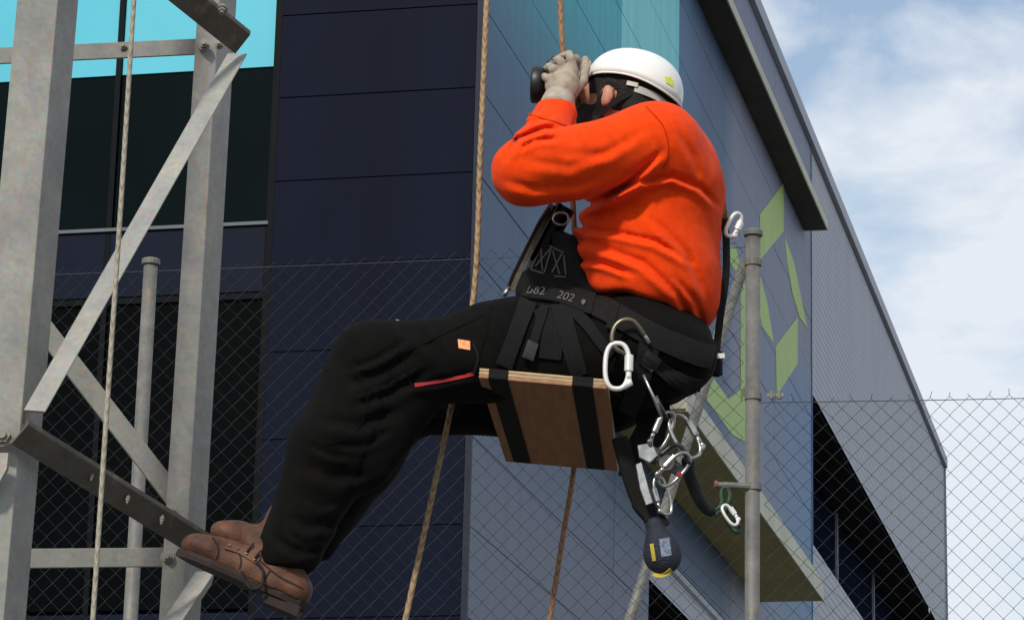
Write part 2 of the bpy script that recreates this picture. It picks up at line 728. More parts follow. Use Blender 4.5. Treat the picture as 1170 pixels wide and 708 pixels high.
M_print = print_mat()
M_navy = pm('dark_navy_cladding', (0.0040, 0.0068, 0.0185), (0.0026, 0.0046, 0.0135), stretch=(1.5, 1.5, 0.3), scale=1.4, rough=0.55, spec=0.05, coord='Object', detail=8)
M_core = pm('building_core', (0.012, 0.012, 0.014), rough=0.9, spec=0.1)
M_cream = pm('cream_fin_paint', (0.62, 0.60, 0.46), (0.50, 0.48, 0.36), scale=1.5, rough=0.6)
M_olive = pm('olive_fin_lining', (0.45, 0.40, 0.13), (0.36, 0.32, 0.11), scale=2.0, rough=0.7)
M_corr = pm('ribbed_grey_metal', (0.36, 0.375, 0.44), (0.31, 0.325, 0.385), scale=1.2, rough=0.5, metal=0.1, detail=8, lo=0.3, hi=0.7, stretch=(1.5, 1.5, 0.3))
M_green = pm('green_print', (0.45, 0.60, 0.17), (0.39, 0.54, 0.16), scale=1.0, rough=0.55, spec=0.25)
M_glass = pm('dark_window_glass', (0.006, 0.009, 0.020), (0.009, 0.013, 0.028), scale=0.7, rough=0.6, spec=0.0)
M_tealglass = pm('dark_teal_glass', (0.0009, 0.0042, 0.0052), (0.0018, 0.0058, 0.0072), scale=0.5, rough=0.3, spec=0.03)
M_black = pm('black_glass', (0.0008, 0.0014, 0.0018), (0.0014, 0.0022, 0.0026), scale=0.8, rough=0.4, spec=0.02)
M_cyan = pm('cyan_panel', (0.085, 0.47, 0.60), (0.07, 0.43, 0.56), scale=0.5, rough=0.35, spec=0.3)
M_navyband = pm('navy_spandrel', (0.0022, 0.0060, 0.019), (0.0018, 0.0045, 0.015), scale=1.0, rough=0.4, spec=0.08)
M_frame = pm('dark_frame', (0.003, 0.0042, 0.006), rough=0.5, spec=0.06)
M_mull = pm('grey_mullion', (0.26, 0.29, 0.38), rough=0.5)
M_silltrim = pm('pale_sill', (0.07, 0.09, 0.11), rough=0.5)

# core block, set back behind the cladding
bw = 9.0
mk('wall_core', *boxg(0.75, UEND - 0.4, 0.75, bw, -0.8, ZROOF - 0.2), M_core, bld, local=True)
mk('roof', *boxg(-0.06, UEND + 0.06, -0.06, bw, ZROOF - 0.18, ZROOF), M_corr, bld, local=True)


def panel_mesh(name, a, z, th, mat):
    """chamfered cladding panel, lying in its own x-z plane, face at y=0 towards -y"""
    c = 0.0025
    V, F = [], []
    for (y, i) in ((th, 0.0), (c, 0.0), (0, c)):
        V += [(i, y, i), (a - i, y, i), (a - i, y, z - i), (i, y, z - i)]
    for r_ in range(2):
        for k in range(4):
            k2 = (k + 1) % 4
            F.append((r_ * 4 + k, r_ * 4 + k2, (r_ + 1) * 4 + k2, (r_ + 1) * 4 + k))
    F.append((8, 9, 10, 11))
    F.append((3, 2, 1, 0))
    me = bpy.data.meshes.new(name)
    me.from_pydata(V, [], F)
    me.materials.append(mat)
    return me


GAP = 0.005
courses = []
z = Z0 - COURSE
while z < ZROOF - 0.2:
    a, b_ = max(z, -0.8), min(z + COURSE, ZROOF - 0.185)
    courses.append((a, b_))
    z += COURSE


def panel(me, loc, rz, tilt=0.0):
    o = bpy.data.objects.new('cladding_panel', me)
    COL.objects.link(o)
    o.parent = bld
    o.location = loc
    o.rotation_euler = (tilt, 0, rz)
    WM[o.name] = WM[bld.name]
    return o


def panel_column(u0, u1, zs, mat, is_front):
    cache = {}
    for a, b_ in zs:
        h = round(b_ - a - GAP, 4)
        if h < 0.05:
            continue
        if h not in cache:
            cache[h] = panel_mesh('cladding_panel', u1 - u0 - GAP, h, 0.012, mat)
        j = random.uniform(-0.0015, 0.0015)
        if is_front:   # face at x=0 towards -x ; local panel x runs along -y
            panel(cache[h], (j, u1 - GAP / 2, a + GAP / 2), -math.pi / 2, random.uniform(-.0008, .0008))
        else:          # face at y=0 towards -y
            panel(cache[h], (u0 + GAP / 2, j, a + GAP / 2), 0.0, random.uniform(-.0008, .0008))


# side wall columns, stopping above the low window band beyond the fourth seam
UB = side(741, 690)[0]                     # where the low dark window band starts
UM = side(701, 620)[0]
zb_top = side(742, 661)[1]
above = [c for c in courses if c[0] >= zb_top - COURSE * 0.4]
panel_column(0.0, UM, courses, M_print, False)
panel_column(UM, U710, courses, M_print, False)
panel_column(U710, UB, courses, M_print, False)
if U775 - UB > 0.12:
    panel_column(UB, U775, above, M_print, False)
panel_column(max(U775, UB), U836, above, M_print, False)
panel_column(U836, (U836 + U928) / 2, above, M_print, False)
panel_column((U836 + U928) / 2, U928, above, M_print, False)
# front
panel_column(0.03, W312, courses, M_navy, True)
mk('corner_trim', *boxg(-0.012, 0.03, -0.012, 0.028, -0.8, ZROOF - 0.19), pm('corner_trim', (0.02, 0.025, 0.04), rough=0.5, spec=0.1), bld, local=True)


def ribs(u0, u1, z0, z1, y=0.0, pitch=0.10, dep=0.004):
    """horizontal rib profile sheet"""
    V, F = [], []
    prof = []
    zz = z0
    while zz < z1 - 1e-4:
        for t, d in ((0, 0), (0.55, 0), (0.7, dep), (0.92, dep)):
            q = zz + t * pitch
            if q < z1:
                prof.append((q, d))
        zz += pitch
    prof.append((z1, 0))
    for q, d in prof:
        V += [(u0, y + d, q), (u1, y + d, q)]
    for i in range(len(prof) - 1):
        F.append((2 * i, 2 * i + 1, 2 * i + 3, 2 * i + 2))
    return V, F


# ribbed metal beyond the printed part, with the long recessed window
zw1 = side(928, 449)[1]
zw0 = side(928, 620)[1]
UW1 = UEND - 1.2
mk('ribbed_cladding', *ribs(U928 + 0.02, UEND, zw1, ZROOF - 0.185), M_corr, bld, local=True)
mk('ribbed_cladding', *ribs(U928 + 0.02, UEND, -0.8, zw0), M_corr, bld, local=True)
mk('ribbed_cladding', *ribs(UW1, UEND, zw0 + 0.002, zw1 - 0.002), M_corr, bld, local=True)
mk('end_trim', *boxg(UEND - 0.02, UEND + 0.06, -0.03, 0.3, -0.8, ZROOF - 0.19), M_corr, bld, local=True)
mk('end_trim', *boxg(U928 - 0.012, U928 + 0.018, -0.014, 0.1, zw0 - 3.5, ZROOF - 0.19), M_print, bld, local=True)
mk('end_wall', *boxg(UEND - 0.38, UEND, 0.31, bw, -0.8, ZROOF - 0.19), M_corr, bld, local=True)
REC = 0.60
win = mk('window', *join([boxg(U928 + 0.02, UW1, REC, REC + 0.04, zw0 + .03, zw1 - .03)]), M_glass, bld, local=True)
mk('window_soffit', *boxg(U928 + 0.021, UW1, 0.035, REC, zw1 - 0.03, zw1 - 0.003), M_core, win, local=True)
mk('window_sill', *boxg(U928 + 0.021, UW1, 0.02, REC, zw0 + 0.003, zw0 + 0.03), M_mull, win, local=True)
mk('window_jamb', *boxg(U928 - 0.02, U928 + 0.019, 0.105, REC + 0.05, zw0, zw1), M_core, win, local=True)
mk('window_jamb', *boxg(UW1 - 0.01, UW1 + 0.03, 0.035, REC + 0.05, zw0, zw1), M_core, win, local=True)
GO = CORNER - Vector((D1.y, -D1.x, 0)) * REC
for px, py in ((954, 560), (996, 640), (1031, 700), (1060, 740)):
    q = plane_hit(px, py, GO, Vector((D1.y, -D1.x, 0))) - CORNER
    u = q.dot(D1)
    if u < UW1 - 0.2:
        mk('mullion', *boxg(u - 0.03, u + 0.03, REC - 0.04, REC - 0.002, zw0 + .031, zw1 - .031), M_mull, win, local=True)

# low dark window band and the ribbed strip between it and the big fin
zf = side(870, 687)[1]
mk('ribbed_cladding', *ribs(max(UB, U775) + 0.004, U928 - 0.016, zb_top, above[0][0] - 0.004, y=0.004, pitch=0.3, dep=0.03), M_corr, bld, local=True)
if UB < U775:
    mk('ribbed_cladding', *ribs(UB + 0.004, U775, zb_top, above[0][0] - 0.004, y=0.004, pitch=0.3, dep=0.03), M_corr, bld, local=True)
lw = mk('window', *boxg(UB + 0.02, U928 - 0.02, 0.30, 0.34, zb_top - 2.6, zb_top), M_glass, bld, local=True)
mk('window_soffit', *boxg(UB, U928 - 0.02, 0.04, 0.34, zb_top - 0.03, zb_top - 0.003), M_core, lw, local=True)
mk('window_jamb', *boxg(UB - 0.0, UB + 0.02, 0.035, 0.34, zb_top - 2.6, zb_top - 0.031), M_core, lw, local=True)
mk('wall_base', *boxg(UB, U928 - 0.02, 0.02, 0.4, -0.8, zb_top - 2.6), M_corr, bld, local=True)


# projecting fins on the printed part
def fin(pa, pb, far_out_px, h):
    """pa/pb pixels of the inner lower edge on the wall, near/far"""
    u0, z0_ = side(*pa)
    u1, z1_ = side(*pb)
    zz = z1_
    # outward reach from the pixel of the far outer lower corner, at the same height and u
    far = CORNER + D1 * u1
    q = plane_hit(far_out_px[0], far_out_px[1], Vector((0, 0, CORNER.z + zz)), Vector((0, 0, 1)))
    reach = (q - far).dot(Vector((D1.y, -D1.x, 0)))
    return u0, u1, zz, reach


f2 = fin((776, 575), (868, 687), (941, 686), 0.2)
f1 = fin((790, -40), (919, 264), (934, 267), 0.2)
print('FINS', f2, f1)


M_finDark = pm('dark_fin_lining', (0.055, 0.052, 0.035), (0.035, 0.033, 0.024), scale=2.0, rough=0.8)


def build_fin(f, h, u0, lin=None):
    u0_, u1, z, rch = f
    rch = max(0.15, min(rch, 1.2))
    o = mk('fin', *boxg(u0, u1, -rch, -0.004, z + 0.02, z + h), M_cream, bld, local=True)
    mk('fin_lining', *boxg(u0 + 0.02, u1 - 0.02, -rch + 0.012, -0.006, z, z + 0.0195), lin or M_olive, o, local=True)
    mk('fin_trim', *boxg(u0, u1, -rch - 0.006, -rch + 0.010, z - 0.004, z + 0.018), M_cream, o, local=True)
    mk('fin_edge', *boxg(u1 - 0.018, u1, -rch + 0.011, -0.006, z - 0.003, z + 0.018), M_cream, o, local=True)


NW = Vector((D1.y, -D1.x, 0))
q = plane_hit(785, 463, CORNER + NW * f2[3], NW) - CORNER
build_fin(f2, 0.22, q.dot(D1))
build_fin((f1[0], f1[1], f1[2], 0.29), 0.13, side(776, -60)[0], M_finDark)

# printed green rhombs on the side (thin printed film a few mm proud)
def film(name, pts, mat, off=0.005):
    q = [side(*p) for p in pts]
    a = sum(q[i][0] * q[(i + 1) % len(q)][1] - q[(i + 1) % len(q)][0] * q[i][1] for i in range(len(q)))
    if a < 0:
        q = q[::-1]
    V = [(u, -off, z_) for u, z_ in q]
    V += [(u, -0.0005, z_) for u, z_ in q]
    n = len(q)
    F = [tuple(range(n)), tuple(reversed(range(n, 2 * n)))]
    F += [(i + n, (i + 1) % n + n, (i + 1) % n, i) for i in range(n)]
    mk(name, V, F, mat, bld, local=True)


film('printed_leaf', [(895, 209), (895, 264), (868, 297), (868, 245)], M_green)
film('printed_leaf', [(896, 270), (907, 300), (916, 345), (922, 375), (913, 362), (905, 335), (899, 300)], M_green)
film('printed_leaf', [(911, 362), (911, 415), (887, 452), (886, 396)], M_green)
film('printed_leaf', [(867, 310), (876, 345), (884, 393), (870, 372), (866, 350)], M_green)
film('printed_leaf', [(833, 279), (841, 285), (852, 330), (852, 445), (846, 460), (846, 320), (834, 300)], M_green)
film('printed_leaf', [(815, 432), (832, 456), (852, 440), (852, 505), (836, 496), (806, 455)], M_green)
film('printed_leaf', [(808, 400), (818, 372), (824, 350), (822, 395), (812, 410)], M_green)

# front glazing to the left of the navy panels
GD = 0.10                                   # set back from the panel face


def fz(px, py):
    return front(px, py)[1]


WL = W312 + 6.0
zc = front(220, 76)[1]                      # cyan / dark joint
zs = front(250, 247)[1]
zs2 = front(250, 254)[1]
zn = front(250, 331)[1]
zn2 = front(250, 692)[1]
wm = front(127, 150)[0]
edges = [W312 + 0.05, wm, wm + (wm - W312) * 0.97, wm + (wm - W312) * 1.95, WL]
mk('return_trim', *boxg(0.002, 0.4, W312 - 0.002, W312 + 0.035, -0.8, ZROOF - 0.19), M_frame, bld, local=True)
for i in range(4):
    a, b_ = edges[i] + 0.022, edges[i + 1] - 0.022
    zt = ZROOF - 0.2
    win2 = mk('window', *boxg(GD, GD + 0.03, a, b_, zs2 + 0.02, zc - 0.012), M_tealglass, bld, local=True)
    mk('cyan_pane', *boxg(GD - 0.004, GD + 0.03, a, b_, zc + 0.002, zc + 2.4), M_cyan, win2, local=True)
    mk('cyan_pane', *boxg(GD - 0.004, GD + 0.03, a, b_, zc + 2.42, zt), M_cyan, win2, local=True)
    mk('spandrel', *boxg(GD - 0.03, GD + 0.03, a, b_, zn, zs2 - 0.02), M_navyband, win2, local=True)
    mk('lower_pane', *boxg(GD, GD + 0.03, a, b_, zn2, zn - 0.05), M_black, win2, local=True)
    mk('lower_spandrel', *boxg(GD - 0.02, GD + 0.03, a, b_, -0.8, zn2 - 0.03), M_navyband, win2, local=True)
for i in range(5):
    mk('mullion', *boxg(GD - 0.03, GD + 0.06, edges[i] - 0.02, edges[i] + 0.02, -0.8, ZROOF - 0.2), M_frame, bld, local=True)
mk('sill', *boxg(GD - 0.05, GD - 0.031, W312 + 0.036, WL, zs2 - 0.012, zs2 + 0.012), M_silltrim, bld, local=True)
mk('transom', *boxg(GD - 0.02, GD + 0.05, W312 + 0.036, WL, zn - 0.05, zn - 0.002), M_frame, bld, local=True)
mk('facade_core', *boxg(GD + 0.061, 0.74, W312 + 0.036, WL, -0.8, ZROOF - 0.2), M_core, bld, local=True)
mk('facade_core', *boxg(0.0125, 0.74, 0.032, W312 - 0.003, -0.8, ZROOF - 0.2), M_core, bld, local=True)
mk('facade_core', *boxg(0.74, U928 - 0.03, 0.345, 0.745, -0.8, ZROOF - 0.2), M_core, bld, local=True)
mk('facade_core', *boxg(0.75, UB - 0.01, 0.0125, 0.344, -0.8, ZROOF - 0.2), M_core, bld, local=True)
mk('facade_core', *boxg(0.032, 0.739, 0.0125, 0.031, -0.8, ZROOF - 0.2), M_core, bld, local=True)
mk('facade_core', *boxg(UB - 0.009, U928 - 0.03, 0.045, 0.29, zb_top + 0.01, ZROOF - 0.2), M_core, bld, local=True)

# ---- chain link fence in front of the building, behind the man
FO = P(861, 450, 10.6)
FN = Vector((math.sin(AW * 0.9), math.cos(AW * 0.9), 0))
FL = Vector((-math.cos(AW * 0.9), math.sin(AW * 0.9), 0))     # to the left


def fen(px, py):
    return plane_hit(px, py, FO, FN)


M_galv = galv('galvanised_tower_steel', (0.35, 0.34, 0.305), (0.215, 0.217, 0.21))
M_post = galv('galvanised_fence_pipe', (0.20, 0.195, 0.18), (0.10, 0.10, 0.095))
M_wire = pm('dull_galvanised_wire', (0.030, 0.037, 0.046), (0.018, 0.024, 0.031), scale=30, rough=0.6, metal=0.2)
M_dark = galv('shaded_brace_steel', (0.13, 0.12, 0.10), (0.075, 0.07, 0.06))  # shade of the brace undersides is put into this darker colour
M_bolt = galv('dull_bolt_steel', (0.26, 0.25, 0.22), (0.16, 0.15, 0.13))
base = Vector((FO.x, FO.y, gz(FO.y)))
fence = empty('chain_link_fence', base)
tag(fence, 'galvanised chain link fence with pipe posts and a stay, between man and building', 'fence')


def post(px, py, r):
    t = fen(px, py)
    b_ = Vector((t.x, t.y, gz(t.y) - 0.3))
    o = mk('post', *tube([b_, t], r, 16)[:2], M_post, fence, smooth=False)
    for p_ in o.data.polygons:
        p_.use_smooth = len(p_.vertices) == 4
    c, f_, _ = tube([t - Vector((0, 0, .012)), t + Vector((0, 0, .004)), t + Vector((0, 0, .010)), t + Vector((0, 0, .016))],
                    [r * 1.30, r * 1.34, r * 1.2, r * 0.5], 16)
    mk('post_cap', c, f_, M_post, o, smooth=False)
    return t


tR = post(860.5, 266, 0.0265)
tL = post(172.5, 299, 0.0265)
span = (tL - tR).dot(FL)


def along(t, s, z):
    q = tR + FL * s
    return Vector((q.x, q.y, z))


for s_, dz in ((2 * span, 0.02), (-span, -0.45)):
    q = along(0, s_, tR.z + dz)
    b_ = Vector((q.x, q.y, gz(q.y) - 0.3))
    mk('post', *tube([b_, q], 0.0265, 16)[:2], M_post, fence, smooth=False)


def chainlink(s0, s1, ztop, zbot, name, barb=0.018):
    """woven zigzag wires, one joined fabric"""
    pit = 0.0345
    V, F = [], []
    n = int((s1 - s0) / pit)
    m = int((ztop - zbot) / pit)
    r = 0.0014
    nw = FN
    sag = lambda s, z: 0.008 * math.sin(s * 3.1 + z * 1.3) + 0.004 * math.sin(s * 9 + z * 5)
    for i in range(n):
        base_s = s0 + pit * (i + 0.5)
        pts = []
        for j in range(m + 1):
            side_ = 1 if ((j + i) % 2 == 0) else -1
            s = base_s + side_ * pit * 0.51 + 0.0010 * math.sin(i * 1.7 + j * 0.9)
            zz = ztop - j * pit + 0.006 * math.sin(s * 2.2)
            nrm = 0.0018 * side_ + sag(s, zz)
            pts.append(along(0, s, zz) - nw * nrm)
        # twisted barb at the top
        pts = [pts[0] + Vector((0, 0, barb * (0.8 + 0.4 * math.sin(i * 2.3)))) - FL * 0.009 * math.sin(i * 1.1 + 1)] + pts if i % 2 else pts
        k0 = len(V)
        for q in pts:
            for a in range(3):
                an = a * 2.0944
                V.append(q + FL * (r * math.cos(an)) - nw * (r * math.sin(an)))
        for j in range(len(pts) - 1):
            for a in range(3):
                b_ = (a + 1) % 3
                F.append((k0 + j * 3 + a, k0 + j * 3 + b_, k0 + (j + 1) * 3 + b_, k0 + (j + 1) * 3 + a))
    o = mk(name, V, F, M_wire, fence)
    o['kind'] = 'stuff'
    return o


zA = fen(848, 277).z
zB = fen(880, 456).z
chainlink(0.035, 2 * span - 0.03, zA, 0.9, 'wire_mesh', 0.003)
chainlink(-span + 0.03, -0.035, zB, 0.9, 'wire_mesh')
for s0, s1, zz in ((0.0, 2 * span, zA - 0.02), (-span, 0, zB - 0.012)):
    pts = [along(0, s0 + (s1 - s0) * i / 12, zz - 0.01 * math.sin(math.pi * i / 12)) - FN * 0.006 for i in range(13)]
    mk('line_wire', *tube(pts, 0.0017, 5)[:2], M_wire, fence)
pts = [along(0, 2 * span * i / 12, zB - 0.9) - FN * 0.006 for i in range(13)]
mk('line_wire', *tube(pts, 0.002, 5)[:2], M_wire, fence)
# stay pipe leaning against the end post, behind the mesh
OFF = FN * 0.045
a, b_ = fen(850, 293) + OFF, fen(716, 708) + OFF
d = (b_ - a).normalized()
b2 = a + d * ((a.z - gz(a.y)) / -d.z + 0.1)
o = mk('stay', *tube([a, b2], 0.0195, 14)[:2], M_post, fence)
for p_ in o.data.polygons:
    p_.use_smooth = len(p_.vertices) == 4
# clamp and wire strainers on the end post
for py in (300, 453, 556):
    c = fen(860.5, py)
    mk('post_clamp', *tube([c - Vector((0, 0, .012)), c + Vector((0, 0, .012))], 0.031, 16)[:2], M_post, fence)
a = fen(822, 557) - FN * 0.05
b_ = fen(858, 557) - FN * 0.02
st = mk('latch_stub', *tube([a, a + (b_ - a) * 0.3, b_], [0.010, 0.0125, 0.0125], 10)[:2], M_post, fence)
mk('stub_end', *tube([a - (b_ - a).normalized() * 0.012, a], 0.015, 10)[:2], pm('dull_red_plastic', (0.20, 0.07, 0.05), rough=0.6), st)
for px in (882, 891):
    c = fen(px, 452) - FN * 0.012
    mk('wire_strainer', *join([tube([c - Vector((0.0, 0, .014)), c + Vector((0, 0, .014))], 0.008, 8)[:2],
                               obb(c, FL, FN, (0, 0, 1), 0.016, 0.004, 0.006)]), M_post, fence)

# ---- lattice tower (its right-hand face) in the foreground
tower = empty('lattice_tower', (P(30, 354, 6.3).x, 6.3, 0))
tag(tower, 'galvanised steel lattice tower of bolted angle sections beside the man', 'tower')


def unit(v):
    return Vector(v).normalized()


def angle_bar(name, p0, p1, da, wa, db, wb, t=0.007, mat=None, parent=None, ends=None):
    """L section from p0 to p1 (the heel line); flanges run along da and db"""
    p0, p1 = Vector(p0), Vector(p1)
    ax = (p1 - p0).normalized()
    da = unit(Vector(da) - ax * Vector(da).dot(ax))
    db = unit(Vector(db) - ax * Vector(db).dot(ax))
    pr = [(0, 0), (wa, 0), (wa, t), (t * 1.6, t), (t, t * 1.6), (t, wb), (0, wb)]
    V = []
    for p in (p0, p1):
        for x, y in pr:
            V.append(p + da * x + db * y)
    n = len(pr)
    F = [(i, (i + 1) % n, (i + 1) % n + n, i + n) for i in range(n)]
    F += [tuple(reversed(range(n))), tuple(range(n, 2 * n))]
    me = mk(name, V, F, mat or M_galv, parent or tower)
    bm = bmesh.new()
    bm.from_mesh(me.data)
    bmesh.ops.recalc_face_normals(bm, faces=bm.faces)
    bmesh.ops.bevel(bm, geom=[e for e in bm.edges if e.calc_length() > 0.2], offset=0.0012, segments=1, affect='EDGES')
    bm.to_mesh(me.data)
    bm.free()
    return me


def extend(a, b, z):
    """point on line a->b at height z"""
    a, b = Vector(a), Vector(b)
    return a + (b - a) * ((z - a.z) / (b.z - a.z))


# legs: heel line is the visible corner between the two outer faces
TOPZ = 9.5
L1a, L1b = P(66, 0, 6.28), P(4, 708, 6.22)
leg1 = angle_bar('leg', extend(L1a, L1b, 0.0), extend(L1b, L1a, TOPZ), (-0.94, -0.34, 0), 0.089, (0.36, 0.93, 0), 0.089, 0.009)
L2a, L2b = P(251, 0, 6.92), P(208, 708, 6.86)
leg2 = angle_bar('leg', extend(L2a, L2b, 0.0), extend(L2b, L2a, TOPZ), (-0.90, -0.42, 0), 0.055, (0.42, 0.90, 0), 0.080, 0.008)


def bolt(px, py, Y, r=0.0115, out=(0, -1, 0)):
    c = P(px, py, Y)
    out = Vector(out).normalized()
    V, F, _ = tube([c + out * 0.010, c - out * 0.012], r, 6)
    V2, F2, _ = tube([c + out * 0.017, c + out * 0.009], r * 0.55, 8)
    V3, F3, _ = tube([c + out * 0.002, c - out * 0.003], r * 1.35, 12)
    mk('bolt', *join([(V, F), (V2, F2), (V3, F3)]), M_bolt, tower)


Yf = 6.62
# horizontals behind the legs
angle_bar('horizontal', P(-60, 57, 6.75), P(238, 43.5, 6.98), (0, 0, -1), 0.040, (0, 1, 0), 0.040, 0.006)
angle_bar('horizontal', P(-60, 627, 6.70), P(196, 625, 6.95), (0, 0, -1), 0.044, (0, 1, 0), 0.040, 0.006)
# bright diagonal in front, from lower left to the second leg
angle_bar('diagonal', P(27, 468, 6.18), P(260, 61, 6.80), (0.85, 0.0, 0.30), 0.050, (0, 1, 0.1), 0.045, 0.006)
# diagonal behind, falling to the right
angle_bar('diagonal', P(18, 352, 6.82), P(204, 592, 6.99), (0.8, 0, 0.5), 0.046, (0, 1, 0.0), 0.045, 0.006)
# diagonal continuing below the boot
angle_bar('diagonal', P(246, 652, 6.80), P(40, 960, 6.2), (-0.85, 0, -0.3), 0.050, (0, 1, 0), 0.045, 0.006)
# dark braces seen from below, underside shade carried by the steel colour
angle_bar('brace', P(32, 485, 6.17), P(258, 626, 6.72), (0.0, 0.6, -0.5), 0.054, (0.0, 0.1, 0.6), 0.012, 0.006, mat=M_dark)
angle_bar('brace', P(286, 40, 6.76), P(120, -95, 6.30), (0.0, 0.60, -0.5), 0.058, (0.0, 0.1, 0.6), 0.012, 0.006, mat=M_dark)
bolt(233, 51, 6.885, 0.011)
bolt(250, 51, 6.89, 0.009)
bolt(191, 636, 6.845, 0.012)
bolt(141, 54, 6.845, 0.009)
bolt(3, 497, 6.19, 0.018)
bolt(196, 583, 6.84, 0.010)
bolt(254, 11, 6.55, 0.009, (0, -0.6, -0.8))
for px, py, Y in ((105, 543, 6.36), (146, 569, 6.45), (185, 593, 6.54)):
    bolt(px, py, Y, 0.004, (0, -0.6, -0.8))
# splice plate on the near leg
q = [P(x, y, 6.178) for x, y in ((-30, 517), (9.5, 517), (7.5, 535), (-6, 560), (-30, 575))]
V = [v for v in q] + [v + Vector((0.003, 0.010, 0)) for v in q]
mk('splice_plate', V, [(4, 3, 2, 1, 0), (5, 6, 7, 8, 9)] + [(i, (i + 1) % 5, (i + 1) % 5 + 5, i + 5) for i in range(5)], M_galv, tower)
# head beam far above the picture that carries the ropes
hb0, hb1 = extend(L1b, L1a, TOPZ - 0.15), Vector((1.3, 6.7, TOPZ - 0.15))
mk('head_beam', *obb((hb0 + hb1) / 2, hb1 - hb0, (0, 0, 1), (hb1 - hb0).cross(Vector((0, 0, 1))), (hb1 - hb0).length / 2 + 0.2, 0.07, 0.05), M_galv, tower)

# ---- ropes
M_rope1 = ropemat('pale_rope', (0.34, 0.31, 0.25), (0.20, 0.18, 0.14))
M_rope2 = ropemat('tan_rope', (0.36, 0.24, 0.13), (0.15, 0.10, 0.06))
M_rope3 = ropemat('brown_rope', (0.30, 0.17, 0.09), (0.13, 0.08, 0.045))


def rope(pts, r, mat, label):
    pts = [Vector(p) for p in pts]
    up = pts[0] + (pts[0] - pts[1]).normalized() * 0.2
    d = (pts[0] - pts[1]).normalized()
    top = pts[0] + d * ((TOPZ - 0.2 - pts[0].z) / d.z)
    d = (pts[-1] - pts[-2]).normalized()
    bot = pts[-1] + d * ((0.02 - pts[-1].z) / d.z)
    path = spline([top] + [pts[0]] , 4)[:-1] + spline(pts, 12) + spline([pts[-1], bot], 4)[1:]
    o = mk('rope', *tube(path, r, 10)[:2], mat, None, smooth=True, uv=tube(path, r, 10)[2])
    tag(o, label, 'rope', 'ropes hanging from the tower')
    return o


rope([P(153, 0, 6.0), P(138, 236, 6.0), P(122, 470, 6.0), P(106, 708, 6.0)], 0.0052, M_rope1, 'pale thin rope hanging in front of the lattice tower')
rope([PM(556, 0, 0), PM(549, 170, 0), PM(541, 340, 0), PM(514, 472, 0), PM(489, 588, 0), PM(463, 708, 0)], 0.0068, M_rope2,
     "tan rope passing between the man's thighs in front of the building's corner")
rope([PM(640, 0, -.06), PM(643, 62, -.05), PM(650, 150, 0.03), PM(656, 260, 0.05), PM(661, 380, 0.14), PM(659, 480, 0.27), PM(655, 540, 0.28), PM(642, 620, .28), PM(628, 708, .28)], 0.0066, M_rope3,
     "brown rope running up to the man's gloved hand and down below the seat board")
# ================================================================== THE MAN
def npv(v):
    return np.array(v, float)


M_orange = pm('orange_fleece', (0.80, 0.060, 0.0055), (0.70, 0.046, 0.0045), scale=45, rough=0.95, bump=0.14, bscale=330, sheen=0.06, spec=0.05)
M_black_cl = pm('black_work_cloth', (0.0046, 0.0043, 0.0041), (0.0028, 0.0026, 0.0025), scale=30, rough=0.9, bump=0.4, bscale=500, spec=0.12)
M_web = pm('black_webbing', (0.011, 0.011, 0.0115), (0.006, 0.006, 0.0065), scale=200, rough=0.8, bump=0.5, bscale=700, spec=0.2)
M_skin = pm('skin', (0.48, 0.22, 0.15), (0.40, 0.17, 0.115), scale=30, rough=0.55)
M_hair = pm('dark_hair', (0.008, 0.006, 0.005), (0.016, 0.012, 0.009), scale=120, rough=0.7, bump=0.8, bscale=300)
M_boot = pm('brown_leather', (0.125, 0.048, 0.022), (0.050, 0.019, 0.010), scale=26, rough=0.62, bump=0.25, bscale=260, spec=0.4)
M_sole = pm('brown_rubber_sole', (0.020, 0.009, 0.006), (0.010, 0.005, 0.004), scale=40, rough=0.8)
M_glove = pm('grey_knit_glove', (0.42, 0.36, 0.29), (0.27, 0.23, 0.18), scale=55, rough=0.95, bump=0.5, bscale=350, lo=0.4, hi=0.68)
M_cuff = pm('pale_knit_cuff', (0.42, 0.37, 0.31), (0.33, 0.29, 0.24), scale=60, rough=0.95)
M_helm = pm('white_helmet_shell', (0.80, 0.80, 0.77), (0.76, 0.76, 0.73), scale=8, rough=0.35, coat=0.2)
M_liner = pm('black_helmet_liner', (0.006, 0.006, 0.006), (0.01, 0.01, 0.01), scale=40, rough=0.8, spec=0.2)
M_whiteplastic = pm('grey_white_plastic', (0.50, 0.49, 0.45), (0.38, 0.37, 0.34), scale=30, rough=0.5)

# --- body: one continuous figure under the clothes (head, neck, torso, arms, legs)
HC = npv(PM(707, 119, 0.0))
hf = npv(Vector((-0.88, 0.40, 0.16)).normalized())
hu = npv((0.16, -0.06, 1.0))
hu -= hf * (hu @ hf)
hu /= np.linalg.norm(hu)
hl = np.cross(hu, hf)
HR = np.stack([hf, hl, hu], 1)          # columns: forward, left, up
J = {k: npv(v) for k, v in dict(
    neck=PM(738, 148, 0.0), chest=PM(750, 205, 0), belly=PM(738, 320, 0), pelvis=PM(738, 400, 0),
    shl=PM(746, 166, -0.18), ell=PM(603, 197, -0.29), wrl=PM(640, 122, -0.13),
    shr=PM(752, 190, 0.19), elr=PM(640, 184, 0.25), wrr=PM(655, 134, 0.07),
    hil=PM(725, 404, -0.11), knl=PM(424, 413, -0.17), anl=PM(326, 640, -0.17),
    hir=PM(690, 438, 0.12), knr=PM(456, 452, 0.15), anr=PM(346, 622, 0.08)).items()}


def head_loc(x, y, z):
    return HC + HR @ np.array((x, y, z))


